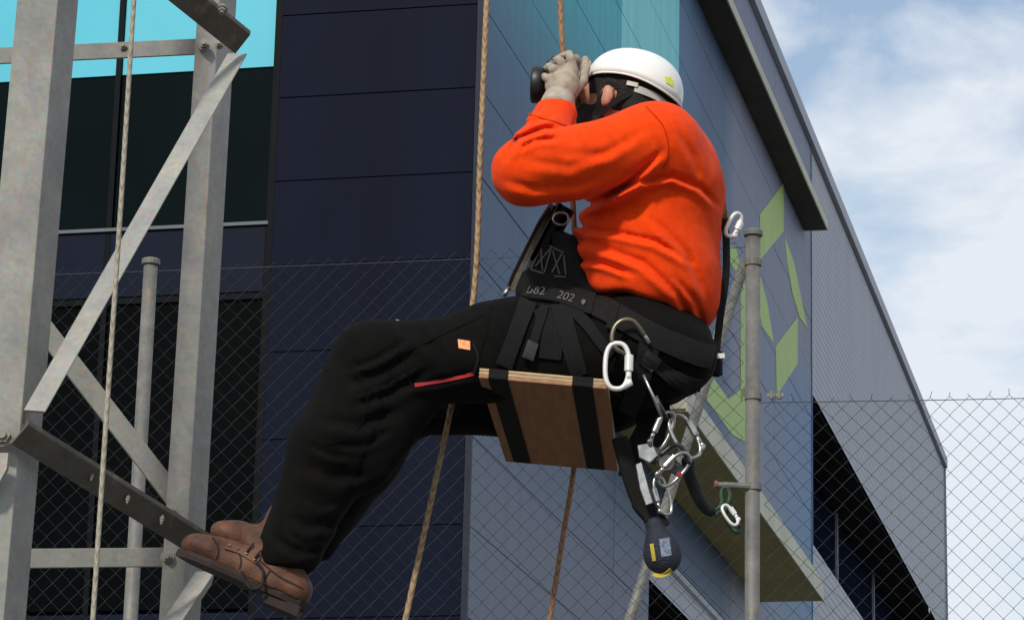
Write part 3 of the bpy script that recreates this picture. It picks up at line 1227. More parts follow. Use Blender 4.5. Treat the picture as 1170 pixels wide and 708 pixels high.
def body_f(A):
    q = (A - HC)
    d = s_ell(A, head_loc(-0.012, 0, 0.028), (0.094, 0.074, 0.088), HR)
    d = smin(d, s_ell(A, head_loc(0.036, 0, -0.045), (0.062, 0.056, 0.066), HR), 0.03)
    d = smin(d, s_cone(A, head_loc(0.088, 0, 0.008), head_loc(0.108, 0, -0.028), 0.010, 0.016), 0.015)     # nose
    d = smin(d, s_ell(A, head_loc(0.078, 0, 0.022), (0.016, 0.052, 0.012), HR), 0.015)                        # brow
    d = smin(d, s_ell(A, head_loc(0.088, 0, -0.062), (0.012, 0.026, 0.008), HR), 0.01)                        # mouth
    d = smin(d, s_ell(A, head_loc(0.078, 0, -0.092), (0.022, 0.026, 0.020), HR), 0.02)                        # chin
    for s in (-1, 1):
        d = smax(d, -s_ell(A, head_loc(0.090, s * 0.031, 0.002), (0.012, 0.018, 0.012), HR), 0.008)           # eye sockets
        d = smin(d, s_ell(A, head_loc(0.078, s * 0.031, 0.002), (0.012, 0.012, 0.012), HR), 0.003)            # eyes
        ear = s_ell(A, head_loc(-0.004, s * 0.082, -0.008), (0.018, 0.010, 0.028), HR)
        ear = smax(ear, -s_ell(A, head_loc(0.003, s * 0.1005, -0.006), (0.010, 0.010, 0.018), HR), 0.004)
        d = smin(d, ear, 0.006)
    d = smin(d, s_cone(A, head_loc(-0.03, 0, -0.06), J['neck'], 0.056, 0.062), 0.03)
    d = smin(d, s_cone(A, J['neck'], J['chest'], 0.065, 0.10), 0.05)
    d = smin(d, s_cone(A, J['chest'], J['belly'], 0.12, 0.12), 0.05)
    d = smin(d, s_cone(A, J['belly'], J['pelvis'], 0.12, 0.12), 0.05)
    for s in 'lr':
        d = smin(d, s_cone(A, J['chest'], J['sh' + s], 0.08, 0.055), 0.05)
        d = smin(d, s_cone(A, J['sh' + s], J['el' + s], 0.052, 0.042), 0.02)
        d = smin(d, s_cone(A, J['el' + s], J['wr' + s], 0.042, 0.028), 0.02)
        d = smin(d, s_cone(A, J['hi' + s], J['kn' + s], 0.078, 0.055), 0.04)
        d = smin(d, s_cone(A, J['kn' + s], J['an' + s], 0.055, 0.035), 0.02)
    return d


allJ = np.array(list(J.values()) + [HC])
lo, hi = allJ.min(0) - 0.16, allJ.max(0) + 0.18
V, Q = mesh_sdf(body_f, lo, hi, 0.0075)
person = mk('person', V, Q, M_skin, None, smooth=True)
tag(person, 'worker in orange fleece and white helmet seated on a wooden board, boot on tower', 'person')

# --- hair: short dark hair and beard hugging the head
def hair_f(A):
    d = s_ell(A, head_loc(-0.018, 0, 0.030), (0.099, 0.080, 0.092), HR)
    d = smin(d, s_ell(A, head_loc(-0.055, 0, -0.025), (0.052, 0.066, 0.05), HR), 0.02)
    beard = smax(s_ell(A, head_loc(0.040, 0, -0.060), (0.072, 0.068, 0.072), HR), -s_ell(A, head_loc(0.11, 0, -0.03), (0.05, 0.05, 0.05), HR), 0.01)
    d = smin(d, beard, 0.01)
    cut = s_ell(A, head_loc(0.142, 0, 0.0), (0.050, 0.07, 0.055), HR)
    d = smax(d, -cut, 0.01)
    for s in (-1, 1):
        d = smax(d, -s_ell(A, head_loc(-0.004, s * 0.088, -0.006), (0.023, 0.028, 0.032), HR), 0.006)
    return d + 0.0015 * wav(A, 160, 3)


V, Q = mesh_sdf(hair_f, HC - 0.16, HC + 0.16, 0.004)
mk('hair', V, Q, M_hair, person, smooth=True)

# --- sweater
SW_FOLDS = [
    ([(655, 240), (690, 228), (720, 207), (757, 172)], 0.020, 4),
    ([(694, 224), (730, 208), (768, 201), (800, 214), (821, 236)], 0.014, 3.2),
    ([(647, 270), (690, 283), (735, 300), (775, 336), (799, 384)], 0.011, 4.2),
    ([(648, 252), (672, 262), (705, 266), (750, 276), (790, 300)], 0.013, 3.4),
    ([(653, 296), (690, 301), (722, 313)], 0.011, 3.0),
    ([(742, 246), (786, 290), (808, 345)], 0.009, 4.2),
    ([(674, 338), (720, 336), (760, 350), (788, 370)], 0.009, 3.2),
    ([(770, 315), (795, 345), (806, 380)], 0.008, 3.4),
    ([(578, 180), (592, 158), (622, 146), (642, 148)], 0.012, 3.2),
    ([(584, 152), (606, 139), (630, 134)], 0.009, 3.0),
    ([(590, 172), (612, 160), (640, 158)], 0.008, 3.0),
    ([(574, 205), (610, 216), (660, 212), (690, 200)], 0.006, 5),
    ([(600, 184), (650, 190), (700, 172)], 0.005, 5),
    ([(640, 176), (690, 176), (735, 150)], 0.005, 5),
    ([(774, 150), (792, 180), (800, 205)], 0.006, 4),
]


def sweater_f(A):
    d = s_ell(A, npv(PM(737, 302, 0)), (0.174, 0.205, 0.150))
    d = smin(d, s_ell(A, npv(PM(746, 232, 0)), (0.155, 0.212, 0.140)), 0.07)
    d = smin(d, s_ell(A, npv(PM(748, 186, 0.0)), (0.115, 0.20, 0.105)), 0.06)
    d = smin(d, s_ell(A, npv(PM(766, 212, -0.04)), (0.104, 0.17, 0.12)), 0.06)
    d = smin(d, s_ell(A, npv(PM(742, 346, 0)), (0.156, 0.195, 0.085)), 0.06)
    d = smin(d, s_cone(A, J['neck'] + np.array((0.01, 0, -0.02)), J['chest'], 0.080, 0.11), 0.04)
    for s, kb in (('l', 1), ('r', 1)):
        d = smin(d, s_cone(A, J['sh' + s], J['el' + s], 0.092, 0.074), 0.055)
        d = smin(d, s_cone(A, J['el' + s], J['wr' + s], 0.073, 0.046), 0.022)
        d = smin(d, s_cone(A, J['neck'], J['sh' + s], 0.06, 0.080), 0.05)
    # cuffs end cleanly
    for s in 'lr':
        ax = J['wr' + s] - J['el' + s]
        ax = ax / np.linalg.norm(ax)
        near = np.linalg.norm(A - J['wr' + s], axis=1) < 0.09
        cut = (A - (J['wr' + s] - ax * 0.012)) @ ax
        d = np.where(near, smax(d, cut, 0.006), d)
    # open neck for the head
    d = smax(d, -s_cone(A, head_loc(-0.02, 0, -0.02), J['neck'], 0.072, 0.058), 0.01)
    # hem: slanting cut, lower at the back
    hx, hy = proj(A)
    hem = np.interp(hx, [600, 645, 660, 690, 730, 770, 806, 840], [318, 328, 338, 350, 362, 374, 391, 398])
    far = (A[:, 1] - DM)
    hem = hem + far * 134
    hem = hem + 2.0 * np.sin(hx * 0.13)
    d = smax(d, (hy - hem) / 500.0, 0.012)
    d = d + folds(A, d, SW_FOLDS, DM + 0.10)
    band = np.abs(d) < 0.04
    n = np.zeros(len(A))
    B = A[band]
    n[band] = 0.0020 * wav(B * np.array((1, 1, 1.7)), 26, 5) + 0.0006 * wav(B, 75, 6)
    return d + n


lo = npv(PM(560, 400, -0.45))
lo = np.array((PM(555, 300, -0.4).x, DM - 0.42, PM(700, 420, 0.3).z))
hi = np.array((PM(845, 300, 0).x, DM + 0.38, PM(700, 95, -0.3).z))
V, Q = mesh_sdf(sweater_f, lo, hi, 0.005)
V = relax(V, Q, 1, 0.4)
sweater = mk('sweater', V, Q, M_orange, person, smooth=True)
BV_sw = (V, Q)

# --- trousers
TR_FOLDS = [
    ([(392, 440), (430, 430), (480, 402)], 0.010, 6),
    ([(405, 462), (445, 448), (492, 420)], 0.009, 6),
    ([(370, 480), (410, 486), (455, 470)], 0.008, 6),
    ([(345, 530), (380, 545), (425, 540)], 0.008, 7),
    ([(330, 590), (355, 602), (385, 596)], 0.010, 6),
    ([(315, 615), (340, 630), (368, 628)], 0.010, 5),
    ([(470, 372), (500, 400), (520, 430)], 0.006, 6),
    ([(455, 440), (500, 436), (545, 425)], 0.008, 4),
    ([(700, 400), (740, 420), (790, 425)], 0.008, 6),
    ([(690, 430), (720, 450), (760, 458)], 0.008, 6),
    ([(398, 420), (428, 412), (470, 384)], 0.010, 3.2),
    ([(400, 452), (438, 440), (486, 411)], 0.009, 3.0),
    ([(384, 512), (420, 508), (450, 488)], 0.006, 3.4),
    ([(352, 508), (380, 520), (402, 522)], 0.007, 3.2),
    ([(338, 562), (366, 580), (392, 572)], 0.005, 3.2),
    ([(322, 602), (350, 622), (370, 612)], 0.006, 3.0),
    ([(420, 388), (440, 470), (400, 560), (350, 640)], 0.004, 2.0),
]


def trouser_f(A):
    d = s_ell(A, npv(PM(742, 398, 0.0)), (0.150, 0.19, 0.115))
    d = smin(d, s_ell(A, npv(PM(772, 408, -0.09)), (0.092, 0.10, 0.088)), 0.04)
    d = smin(d, s_ell(A, npv(PM(752, 424, 0.09)), (0.085, 0.10, 0.080)), 0.04)
    d = smin(d, s_cone(A, J['hil'] + np.array((0, 0, .0)), J['knl'] + np.array((0.015, 0, 0.004)), 0.118, 0.086), 0.04)
    d = smin(d, s_cone(A, npv(PM(640, 378, -0.10)), npv(PM(560, 392, -0.13)), 0.082, 0.092), 0.04)
    calf = J['knl'] * 0.58 + J['anl'] * 0.42
    d = smin(d, s_cone(A, J['knl'], calf, 0.088, 0.098), 0.03)
    d = smin(d, s_cone(A, calf, J['anl'], 0.098, 0.062), 0.03)
    d = smin(d, s_cone(A, npv(PM(470, 455, -0.17)), npv(PM(420, 530, -0.17)), 0.055, 0.050), 0.04)
    d = smin(d, s_cone(A, J['hir'], J['knr'], 0.118, 0.092), 0.04)
    calf = J['knr'] * 0.6 + J['anr'] * 0.4
    d = smin(d, s_cone(A, J['knr'], calf, 0.090, 0.092), 0.03)
    d = smin(d, s_cone(A, calf, J['anr'], 0.092, 0.062), 0.03)
    # hems
    for s in 'lr':
        ax = J['an' + s] - J['kn' + s]
        ax = ax / np.linalg.norm(ax)
        ax2 = ax + np.array((0.38, 0, 0.0))
        ax2 = ax2 / np.linalg.norm(ax2)
        near = np.linalg.norm(A - J['an' + s], axis=1) < 0.2
        cut = (A - (J['an' + s] + ax * 0.020)) @ ax2
        d = np.where(near, smax(d, cut, 0.008), d)
    d = d + folds(A, d, TR_FOLDS, DM)
    band = np.abs(d) < 0.04
    n = np.zeros(len(A))
    B = A[band]
    n[band] = 0.0045 * wav(B, 26, 15) + 0.0016 * wav(B, 70, 16)
    return d + n


lo = np.array((PM(285, 600, 0).x, DM - 0.36, PM(340, 712, 0.1).z))
hi = np.array((PM(840, 400, 0).x, DM + 0.36, PM(600, 315, -0.2).z))
V, Q = mesh_sdf(trouser_f, lo, hi, 0.0075)
trousers = mk('trousers', V, Q, M_black_cl, person, smooth=True)
BV_tr = (V, Q)

# --- boots
def boot(off, name='boot', k=1.0):
    def B(px, py, dy):
        return npv(PM(225 + (px - 225) * k, 627 + (py - 627) * k, dy)) + npv(off)
    dyb = -0.17
    toe, ball, mid, heel, ank = B(225, 627, dyb), B(248, 638, dyb), B(285, 652, dyb), B(333, 674, dyb), B(318, 636, dyb)
    sd = heel - toe
    sd = sd / np.linalg.norm(sd)
    lat = np.array((0, 1.0, 0))
    upv = np.cross(sd, lat)
    upv = upv if upv[2] > 0 else -upv

    def up_f(A):
        d = s_ell(A, toe + sd * 0.014 + upv * 0.004, (0.052, 0.048, 0.031), np.stack([sd, lat, upv], 1))
        d = smin(d, s_cone(A, ball + upv * 0.008, mid + upv * 0.006, 0.040, 0.046), 0.02)
        d = smin(d, s_cone(A, mid, heel, 0.042, 0.045), 0.02)
        d = smin(d, s_cone(A, mid * 0.4 + heel * 0.6, ank + upv * 0.05, 0.050, 0.052), 0.02)
        d = smin(d, s_cone(A, mid * 0.8 + ank * 0.2 + upv * 0.012, ank + upv * 0.03, 0.035, 0.045), 0.02)
        d = smax(d, -((A - (toe - upv * 0.020)) @ upv), 0.004)
        return d + 0.0012 * wav(A, 70, 31)
    lo_ = np.minimum.reduce([toe, heel, ank]) - 0.11
    hi_ = np.maximum.reduce([toe, heel, ank]) + 0.11
    V, Q = mesh_sdf(up_f, lo_, hi_, 0.0045)
    o = mk(name, V, Q, M_boot, person, smooth=True)
    BVs = (V, Q)

    # sole slab following the outline, with heel block
    L = np.linalg.norm(heel - toe)
    pts = []
    for i in range(28):
        a = 2 * math.pi * i / 28
        t = 0.5 - 0.5 * math.cos(a)
        x = -0.038 + (L + 0.085) * t
        wdt = np.interp(t, [0, 0.1, 0.3, 0.55, 0.8, 0.95, 1], [0.0, 0.036, 0.048, 0.042, 0.043, 0.030, 0.0]) * (1 if a < math.pi else -1)
        pts.append((x, wdt))
    V, F = [], []
    lev = [(-0.014, 1.0), (-0.022, 1.03), (-0.031, 1.0)]
    for zz, kw in lev:
        for x, y in pts:
            V.append(toe + sd * x + lat * y * kw + upv * zz)
    n = len(pts)
    for r_ in range(2):
        for i in range(n):
            F.append((r_ * n + i, r_ * n + (i + 1) % n, (r_ + 1) * n + (i + 1) % n, (r_ + 1) * n + i))
    F += [tuple(range(n)), tuple(reversed(range(2 * n, 3 * n)))]
    hb = obb(toe + sd * (L - 0.005) - upv * 0.040, sd, lat, upv, 0.042, 0.036, 0.0115)
    so = mk('sole', *join([(V, F), hb]), M_sole, o)
    # laces
    tree = BVHTree.FromPolygons([Vector(v) for v in BVs[0]], [list(map(int, q)) for q in BVs[1]])
    M_l = pm('dark_boot_lace', (0.012, 0.009, 0.008), rough=0.9)
    for q_ in range(4):
        c = mid * (0.75 - 0.16 * q_) + ank * (0.25 + 0.16 * q_) + upv * 0.06
        path = []
        for j in range(-5, 6):
            st_ = Vector(c + lat * 0.0085 * j + upv * 0.03 + sd * 0.003 * abs(j))
            h = tree.ray_cast(st_, Vector(-upv))
            if h[0] is not None:
                path.append(h[0] + h[1] * 0.002)
        if len(path) > 3:
            mk('lace', *tube(path, 0.0028, 6)[:2], M_l, o, smooth=True)
    # hanging loop of lace at the ankle
    bpts = [B(292, 640, dyb - .05), B(300, 650, dyb - 0.06), B(299, 668, dyb - .06), B(288, 672, dyb - .06), B(280, 664, dyb - .055), B(276, 652, dyb - .05)]
    if name == 'boot' and abs(off[1]) < 0.01:
        mk('lace', *tube(spline(bpts, 6), 0.0034, 6)[:2], M_l, o, smooth=True)
    return o, BVs


boot_l, BV_boot = boot((0, 0, 0))
boot((npv(PM(258, 612, 0.02)) - npv(PM(225, 627, -0.17))), k=0.68)

# --- helmet
HH = npv(PM(723, 108, 0.0))
hhf = npv(Vector((-0.90, 0.36, 0.24)).normalized())
hhu = npv((0.24, -0.06, 1.0))
hhu -= hhf * (hhu @ hhf)
hhu /= np.linalg.norm(hhu)
hhl = np.cross(hhu, hhf)


def dome(a, b, h, z_off, rimf, nu=40, nv=14, pw=2.35):
    V, F = [], []
    for j in range(nv + 1):
        t = j / nv
        for i in range(nu):
            th = 2 * math.pi * i / nu
            ph = t * math.pi / 2
            cr = math.cos(ph) ** (2 / pw) if t < 1 else 0.0
            zr = math.sin(ph) ** (2 / pw) if t > 0 else 0.0
            r0 = rimf(th)
            z_ = r0 + (h - r0) * zr
            x, y = a * cr * math.cos(th), b * cr * math.sin(th)
            V.append(HH + hhf * x + hhl * y + hhu * (z_ + z_off))
    for j in range(nv):
        for i in range(nu):
            F.append((j * nu + i, j * nu + (i + 1) % nu, (j + 1) * nu + (i + 1) % nu, (j + 1) * nu + i))
    return V, F


def rim(th):
    # dips in front and at the nape, rises over the ears
    return 0.004 + 0.010 * math.sin(th) ** 2 - 0.010 * max(0.0, -math.cos(th)) ** 2


Vo, Fo = dome(0.118, 0.106, 0.102, 0.0, rim)
Vi, Fi = dome(0.112, 0.100, 0.096, 0.0005, rim)
nO = len(Vo)
F = Fo + [tuple(reversed([i + nO for i in f])) for f in Fi] + [((i + 1) % 40, i, i + nO, (i + 1) % 40 + nO) for i in range(40)]
helmet = mk('helmet', Vo + Vi, F, M_helm, person, smooth=True)
Vl, Fl = dome(0.108, 0.094, 0.082, -0.010, rim)
mk('liner', Vl, Fl, M_liner, helmet, smooth=True)
# rim lip
lip = [HH + hhf * (0.1185 * math.cos(t)) + hhl * (0.1045 * math.sin(t)) + hhu * (rim(t) - 0.001) for t in [2 * math.pi * i / 48 for i in range(48)]]
mk('rim', *tube(lip, 0.0026, 6, closed=True)[:2], M_helm, helmet, smooth=True)


def band_pts(a, b, z0_, t0, t1, n=24):
    return [HH + hhf * (a * math.cos(t)) + hhl * (b * math.sin(t)) + hhu * z0_(t) for t in np.linspace(t0, t1, n)]


# headband and nape ratchet below the rim
bp_ = band_pts(0.100, 0.089, lambda t: -0.014 + 0.0 * t, 0.9, 2.0)
mk('headband', *ribbon(bp_, 0.012, 0.003, wdir=hhu), M_liner, helmet)
bp_ = band_pts(0.103, 0.091, lambda t: -0.012 - 0.006 * (t - 2.0), 1.95, 3.3)
mk('headband', *ribbon(bp_, 0.016, 0.003, wdir=hhu), M_whiteplastic, helmet)
bp_ = band_pts(0.106, 0.094, lambda t: -0.004 - 0.0 * t, 1.75, 2.0, 6)
mk('buckle', *ribbon(bp_, 0.010, 0.004, wdir=hhu), M_whiteplastic, helmet)
# chin straps round the ear
for t0, zf in ((1.35, -0.07), (2.15, -0.07)):
    a0 = HH + hhf * (0.100 * math.cos(t0)) + hhl * (0.089 * math.sin(t0)) + hhu * 0.0
    a1 = head_loc(0.012, 0.078, -0.055)
    mk('chin_strap', *ribbon(spline([a0, (a0 + a1) / 2 + hhl * 0.012, a1], 6), 0.014, 0.002), M_liner, helmet)
# yellow sticker on the shell
tree = BVHTree.FromPolygons([Vector(v) for v in Vo], [list(f) for f in Fo])


def cast(tree, px, py, off=0.002):
    d = ray(px, py)
    h = tree.ray_cast(CAMP, d)
    if h[0] is None:
        return None, None
    n = h[1] if h[1].dot(d) < 0 else -h[1]
    return h[0] + n * off, n


def decal(name, tree, pts, mat, parent, off=0.0015):
    """small flat piece laid on a surface, pixel outline"""
    q = [cast(tree, *p, off) for p in pts]
    q = [a for a in q if a[0] is not None]
    if len(q) < 3:
        return None
    V = [a[0] for a in q] + [a[0] - a[1] * (off * 0.8) for a in q]
    n = len(q)
    F = [tuple(range(n)), tuple(reversed(range(n, 2 * n)))] + [(i, i + n, (i + 1) % n + n, (i + 1) % n) for i in range(n)]
    return mk(name, V, F, mat, parent)


M_yel = pm('yellow_sticker', (0.72, 0.80, 0.10), (0.66, 0.74, 0.10), rough=0.5)
decal('sticker', tree, [(759, 88), (765, 88), (769, 93), (768, 99), (761, 95)], M_yel, helmet, 0.002)

# --- gloves: palm, four curled fingers, thumb
def glove(pts, palm, wrist, elbow, thumb, r=0.0098, extra=None):
    def f(A):
        d = s_cone(A, wrist, palm[0], 0.030, 0.034)
        d = smin(d, s_cone(A, palm[0], palm[1], 0.030, 0.026), 0.015)
        d = smin(d, s_cone(A, palm[0], palm[2], 0.028, 0.022), 0.015)
        for ch in pts:
            for i in range(len(ch) - 1):
                ra = r * (1.12 - 0.10 * i)
                d = smin(d, s_cone(A, ch[i], ch[i + 1], ra, ra * 0.92), 0.0025)
        for i in range(len(thumb) - 1):
            d = smin(d, s_cone(A, thumb[i], thumb[i + 1], r * (1.25 - .12 * i), r * (1.12 - .12 * i)), 0.006)
        return d + 0.0006 * wav(A, 110, 41)
    allp = np.array([q for ch in pts for q in ch] + list(palm) + [wrist] + list(thumb))
    V, Q = mesh_sdf(f, allp.min(0) - 0.05, allp.max(0) + 0.05, 0.0026)
    o = mk('glove', V, Q, M_glove, person, smooth=True)
    ax = (palm[0] - elbow)
    ax = (wrist - elbow) / np.linalg.norm(wrist - elbow)
    path = [wrist - ax * 0.034, wrist - ax * 0.02, wrist - ax * 0.018, wrist - ax * 0.006, wrist - ax * 0.004, wrist + ax * 0.008, wrist + ax * 0.014]
    mk('knit_cuff', *tube(path, [0.037, 0.0385, 0.036, 0.0385, 0.036, 0.0375, 0.033], 20)[:2], M_cuff, o, smooth=True)
    return o


def PP(px, py, dy):
    return npv(PM(px, py, dy))


b0 = -0.115
fing = [
    [PP(656, 83, b0), PP(652, 67, b0 - .01), PP(650, 62, b0 + .025), PP(640, 66, b0 + .045)],
    [PP(646, 85, b0), PP(641, 71, b0 - .012), PP(637, 68, b0 + .025), PP(628, 74, b0 + .05)],
    [PP(638, 90, b0), PP(632, 79, b0 - .012), PP(628, 76, b0 + .025), PP(621, 82, b0 + .05)],
    [PP(632, 97, b0), PP(626, 90, b0 - .008), PP(622, 88, b0 + .022), PP(617, 93, b0 + .045)],
]
glove(fing, [PP(644, 100, b0), PP(648, 86, b0 + .004), PP(634, 96, b0 + .004)], PP(638, 117, -0.125), J['ell'],
      [PP(656, 104, b0 + .01), PP(666, 93, b0 + .02), PP(669, 78, b0 + .03), PP(669, 68, b0 + .04)])
b1 = 0.045
fing = [
    [PP(664, 88, b1), PP(662, 72, b1 + .01), PP(658, 67, b1 - .02), PP(648, 70, b1 - .04)],
    [PP(655, 92, b1), PP(650, 78, b1 + .01), PP(646, 75, b1 - .02), PP(638, 80, b1 - .04)],
    [PP(646, 97, b1), PP(640, 86, b1 + .01), PP(636, 84, b1 - .02), PP(629, 90, b1 - .04)],
    [PP(640, 104, b1), PP(633, 97, b1 + .01), PP(630, 96, b1 - .02), PP(625, 101, b1 - .035)],
]
glove(fing, [PP(652, 108, b1), PP(656, 94, b1), PP(642, 104, b1)], PP(652, 130, 0.065), J['elr'],
      [PP(663, 110, b1), PP(671, 100, b1 - .015), PP(673, 84, b1 - .03), PP(672, 72, b1 - .03)])
# ================================================================== GEAR
def bvh(*vq):
    V, F = [], []
    for v, q in vq:
        k = len(V)
        V += [Vector(x) for x in v]
        F += [[int(i) + k for i in f] for f in q]
    return BVHTree.FromPolygons(V, F)


T_all = bvh(BV_sw, BV_tr)
T_tr = bvh(BV_tr)
M_steel = pm('bright_steel', (0.50, 0.50, 0.48), (0.32, 0.32, 0.31), scale=60, rough=0.28, metal=0.9)
M_alu = pm('white_anodised_alloy', (0.72, 0.72, 0.70), (0.64, 0.64, 0.62), scale=40, rough=0.4, metal=0.25)
M_brass = pm('bronze_alloy', (0.20, 0.18, 0.12), (0.13, 0.12, 0.09), scale=50, rough=0.35, metal=0.8)
M_grip = pm('dark_metal', (0.05, 0.05, 0.055), (0.03, 0.03, 0.035), scale=50, rough=0.4, metal=0.6)
M_stitch = pm('pale_stitching', (0.085, 0.08, 0.072), rough=0.9)
M_letter = pm('white_lettering', (0.11, 0.11, 0.105), rough=0.8)
M_greyweb = pm('grey_webbing', (0.10, 0.085, 0.068), (0.065, 0.055, 0.045), scale=80, rough=0.85, bump=0.4, bscale=500)


LASTM = {}


def strap_on(name, pts, wpx, mat, parent, off=0.004, tree=None, th=0.003, n=7, cross=5):
    """webbing laid on the clothes: pixel centre line, width in pixels"""
    tree = tree or T_all
    path = spline([(x, y, 0) for x, y in pts], n)
    rows = []
    m = len(path)
    for i, p in enumerate(path):
        t = path[min(i + 1, m - 1)] - path[max(i - 1, 0)]
        t = t / (np.linalg.norm(t) + 1e-9)
        nx, ny = -t[1], t[0]
        ww = wpx if not hasattr(wpx, '__len__') else wpx[0] + (wpx[1] - wpx[0]) * i / (m - 1)
        row = []
        for j in range(cross):
            s = (j / (cross - 1) - 0.5) * ww
            h = cast(tree, p[0] + nx * s, p[1] + ny * s, off)
            row.append(h)
        rows.append(row)
    # fill misses from neighbours at the same depth
    good = [h for r in rows for h in r if h[0] is not None]
    if not good:
        return None
    V = []
    last = good[0]
    for i, row in enumerate(rows):
        ok = [h for h in row if h[0] is not None]
        ref = ok[0] if ok else last
        p = path[i]
        t = path[min(i + 1, m - 1)] - path[max(i - 1, 0)]
        t = t / (np.linalg.norm(t) + 1e-9)
        nx, ny = -t[1], t[0]
        ww = wpx if not hasattr(wpx, '__len__') else wpx[0] + (wpx[1] - wpx[0]) * i / (m - 1)
        for j, h in enumerate(row):
            if h[0] is None:
                s = (j / (cross - 1) - 0.5) * ww
                q = P(p[0] + nx * s, p[1] + ny * s, ref[0].y)
                V.append((q, ref[1]))
            else:
                V.append(h)
        last = ref
    # smooth the depth a little so that webbing spans small creases
    A = np.array([tuple(v[0]) for v in V]).reshape(m, cross, 3)
    for _ in range(3):
        B = A.copy()
        B[1:-1] = 0.5 * A[1:-1] + 0.25 * (A[:-2] + A[2:])
        A = np.where((B - A)[..., 1:2] < 0, B, A * 0.6 + B * 0.4)
    A = A.reshape(-1, 3)
    Nn = [v[1] for v in V]
    top = [Vector(a) for a in A]
    bot = [Vector(a) - n_ * th for a, n_ in zip(A, Nn)]
    W = top + bot
    K = len(top)
    F = []
    for i in range(m - 1):
        for j in range(cross - 1):
            a, b_, c, d_ = i * cross + j, i * cross + j + 1, (i + 1) * cross + j + 1, (i + 1) * cross + j
            F.append((a, d_, c, b_))
            F.append((a + K, b_ + K, c + K, d_ + K))
        for j, fl in ((0, 0), (cross - 1, 1)):
            a, d_ = i * cross + j, (i + 1) * cross + j
            F.append((a, a + K, d_ + K, d_) if fl == 0 else (a, d_, d_ + K, a + K))
    for i in (0, m - 1):
        for j in range(cross - 1):
            a, b_ = i * cross + j, i * cross + j + 1
            F.append((a, b_, b_ + K, a + K))
    o = mk(name, W, F, mat, parent, smooth=False)
    LASTM[name] = (W, F)
    return o


# --- harness: padded waist belt with its straps
def pad_f(A):
    d = None
    for (x0, y0, x1, y1, r0, r1) in ((604, 333, 668, 338, 0.024, 0.030), (612, 318, 660, 318, 0.022, 0.03), (626, 296, 654, 296, 0.018, 0.024), (636, 272, 652, 276, 0.012, 0.016)):
        for dy in (-0.06, 0.04):
            c = s_cone(A, PP(x0, y0, dy), PP(x1, y1, dy - 0.03), r0, r1)
            d = c if d is None else smin(d, c, 0.03)
        c = s_cone(A, PP(x0, y0, -0.06), PP(x0, y0, 0.04), r0, r0)
        d = smin(d, c, 0.03)
    return d + 0.001 * wav(A, 80, 61)


c0 = PP(632, 305, -0.02)
V, Q = mesh_sdf(pad_f, c0 - np.array((0.12, 0.18, 0.14)), c0 + np.array((0.13, 0.18, 0.14)), 0.0045)
harness = mk('harness', V, Q, M_web, person, smooth=True)
BV_pad = (V, Q)
T_h = bvh(BV_sw, BV_tr, BV_pad)
T_p = bvh(BV_pad)
strap_on('waist_belt', [(598, 330), (640, 336), (676, 349), (710, 366), (745, 384), (790, 402), (812, 408)], 25, M_web, harness, 0.010, T_h, 0.006, 8)
strap_on('belt_loop', [(676, 340), (671, 362)], 9, M_web, harness, 0.013, T_h, 0.003)
strap_on('belt_loop', [(704, 352), (696, 378)], 8, M_web, harness, 0.013, T_h, 0.003)
strap_on('belt_strap', [(650, 352), (672, 374), (690, 396), (700, 404)], 13, M_web, harness, 0.008, T_h)
strap_on('leg_loop', [(742, 384), (738, 410), (728, 440), (716, 470)], 22, M_web, harness, 0.008, T_h)
strap_on('leg_loop', [(735, 405), (756, 422), (776, 434), (798, 440)], 16, M_web, harness, 0.010, T_h)
strap_on('buckle', [(733, 408), (748, 418)], 20, M_grip, harness, 0.014, T_h, 0.004)
mk('hanging_webbing', *ribbon(spline([PP(x, y, 0.0) for x, y in ((738, 430), (746, 462), (742, 490), (726, 520), (716, 545))], 6), [0.075] * 12 + [0.06] * 7 + [0.04] * 6, 0.02), M_web, harness)
mk('hanging_webbing', *ribbon(spline([PP(x, y, -0.05) for x, y in ((752, 440), (756, 470), (752, 500), (742, 528))], 6), 0.028, 0.006), M_web, harness)
# stitched crosses and lettering on the front panel
def stitch(pts, parent=harness, w_=1.6):
    strap_on('stitching', pts, w_, M_stitch, parent, 0.0035, T_p, 0.0015, 4, 2)


for p in ([(619, 279), (607, 309)], [(607, 309), (621, 313)], [(619, 279), (631, 282)], [(631, 282), (622, 312)], [(612, 305), (630, 284)], [(618, 284), (620, 310)],
          [(632, 284), (645, 289)], [(632, 287), (640, 314)], [(643, 290), (631, 312)], [(645, 292), (647, 314)], [(634, 316), (647, 317)]):
    stitch(p)


def lettering(text, px, py, size, ang, tree, parent, mat, off=0.003):
    cu = bpy.data.curves.new('lettering', 'FONT')
    cu.body = text
    cu.size = 1.0
    cu.shear = 0.25
    cu.resolution_u = 3
    ob = bpy.data.objects.new('lettering_tmp', cu)
    COL.objects.link(ob)
    dg = bpy.context.evaluated_depsgraph_get()
    me = bpy.data.meshes.new_from_object(ob.evaluated_get(dg))
    bpy.data.objects.remove(ob)
    ca, sa = math.cos(ang), math.sin(ang)
    V = []
    last = None
    for v in me.vertices:
        x, y = v.co.x * size, -v.co.y * size
        h = cast(tree, px + x * ca - y * sa, py + x * sa + y * ca, off)
        if h[0] is None:
            if last is None:
                continue
            h = (P(px + x * ca - y * sa, py + x * sa + y * ca, last.y), None)
        last = h[0]
        V.append(h[0])
    if len(V) == len(me.vertices):
        mk('lettering', V, [tuple(p.vertices) for p in me.polygons], mat, parent)
    bpy.data.meshes.remove(me)


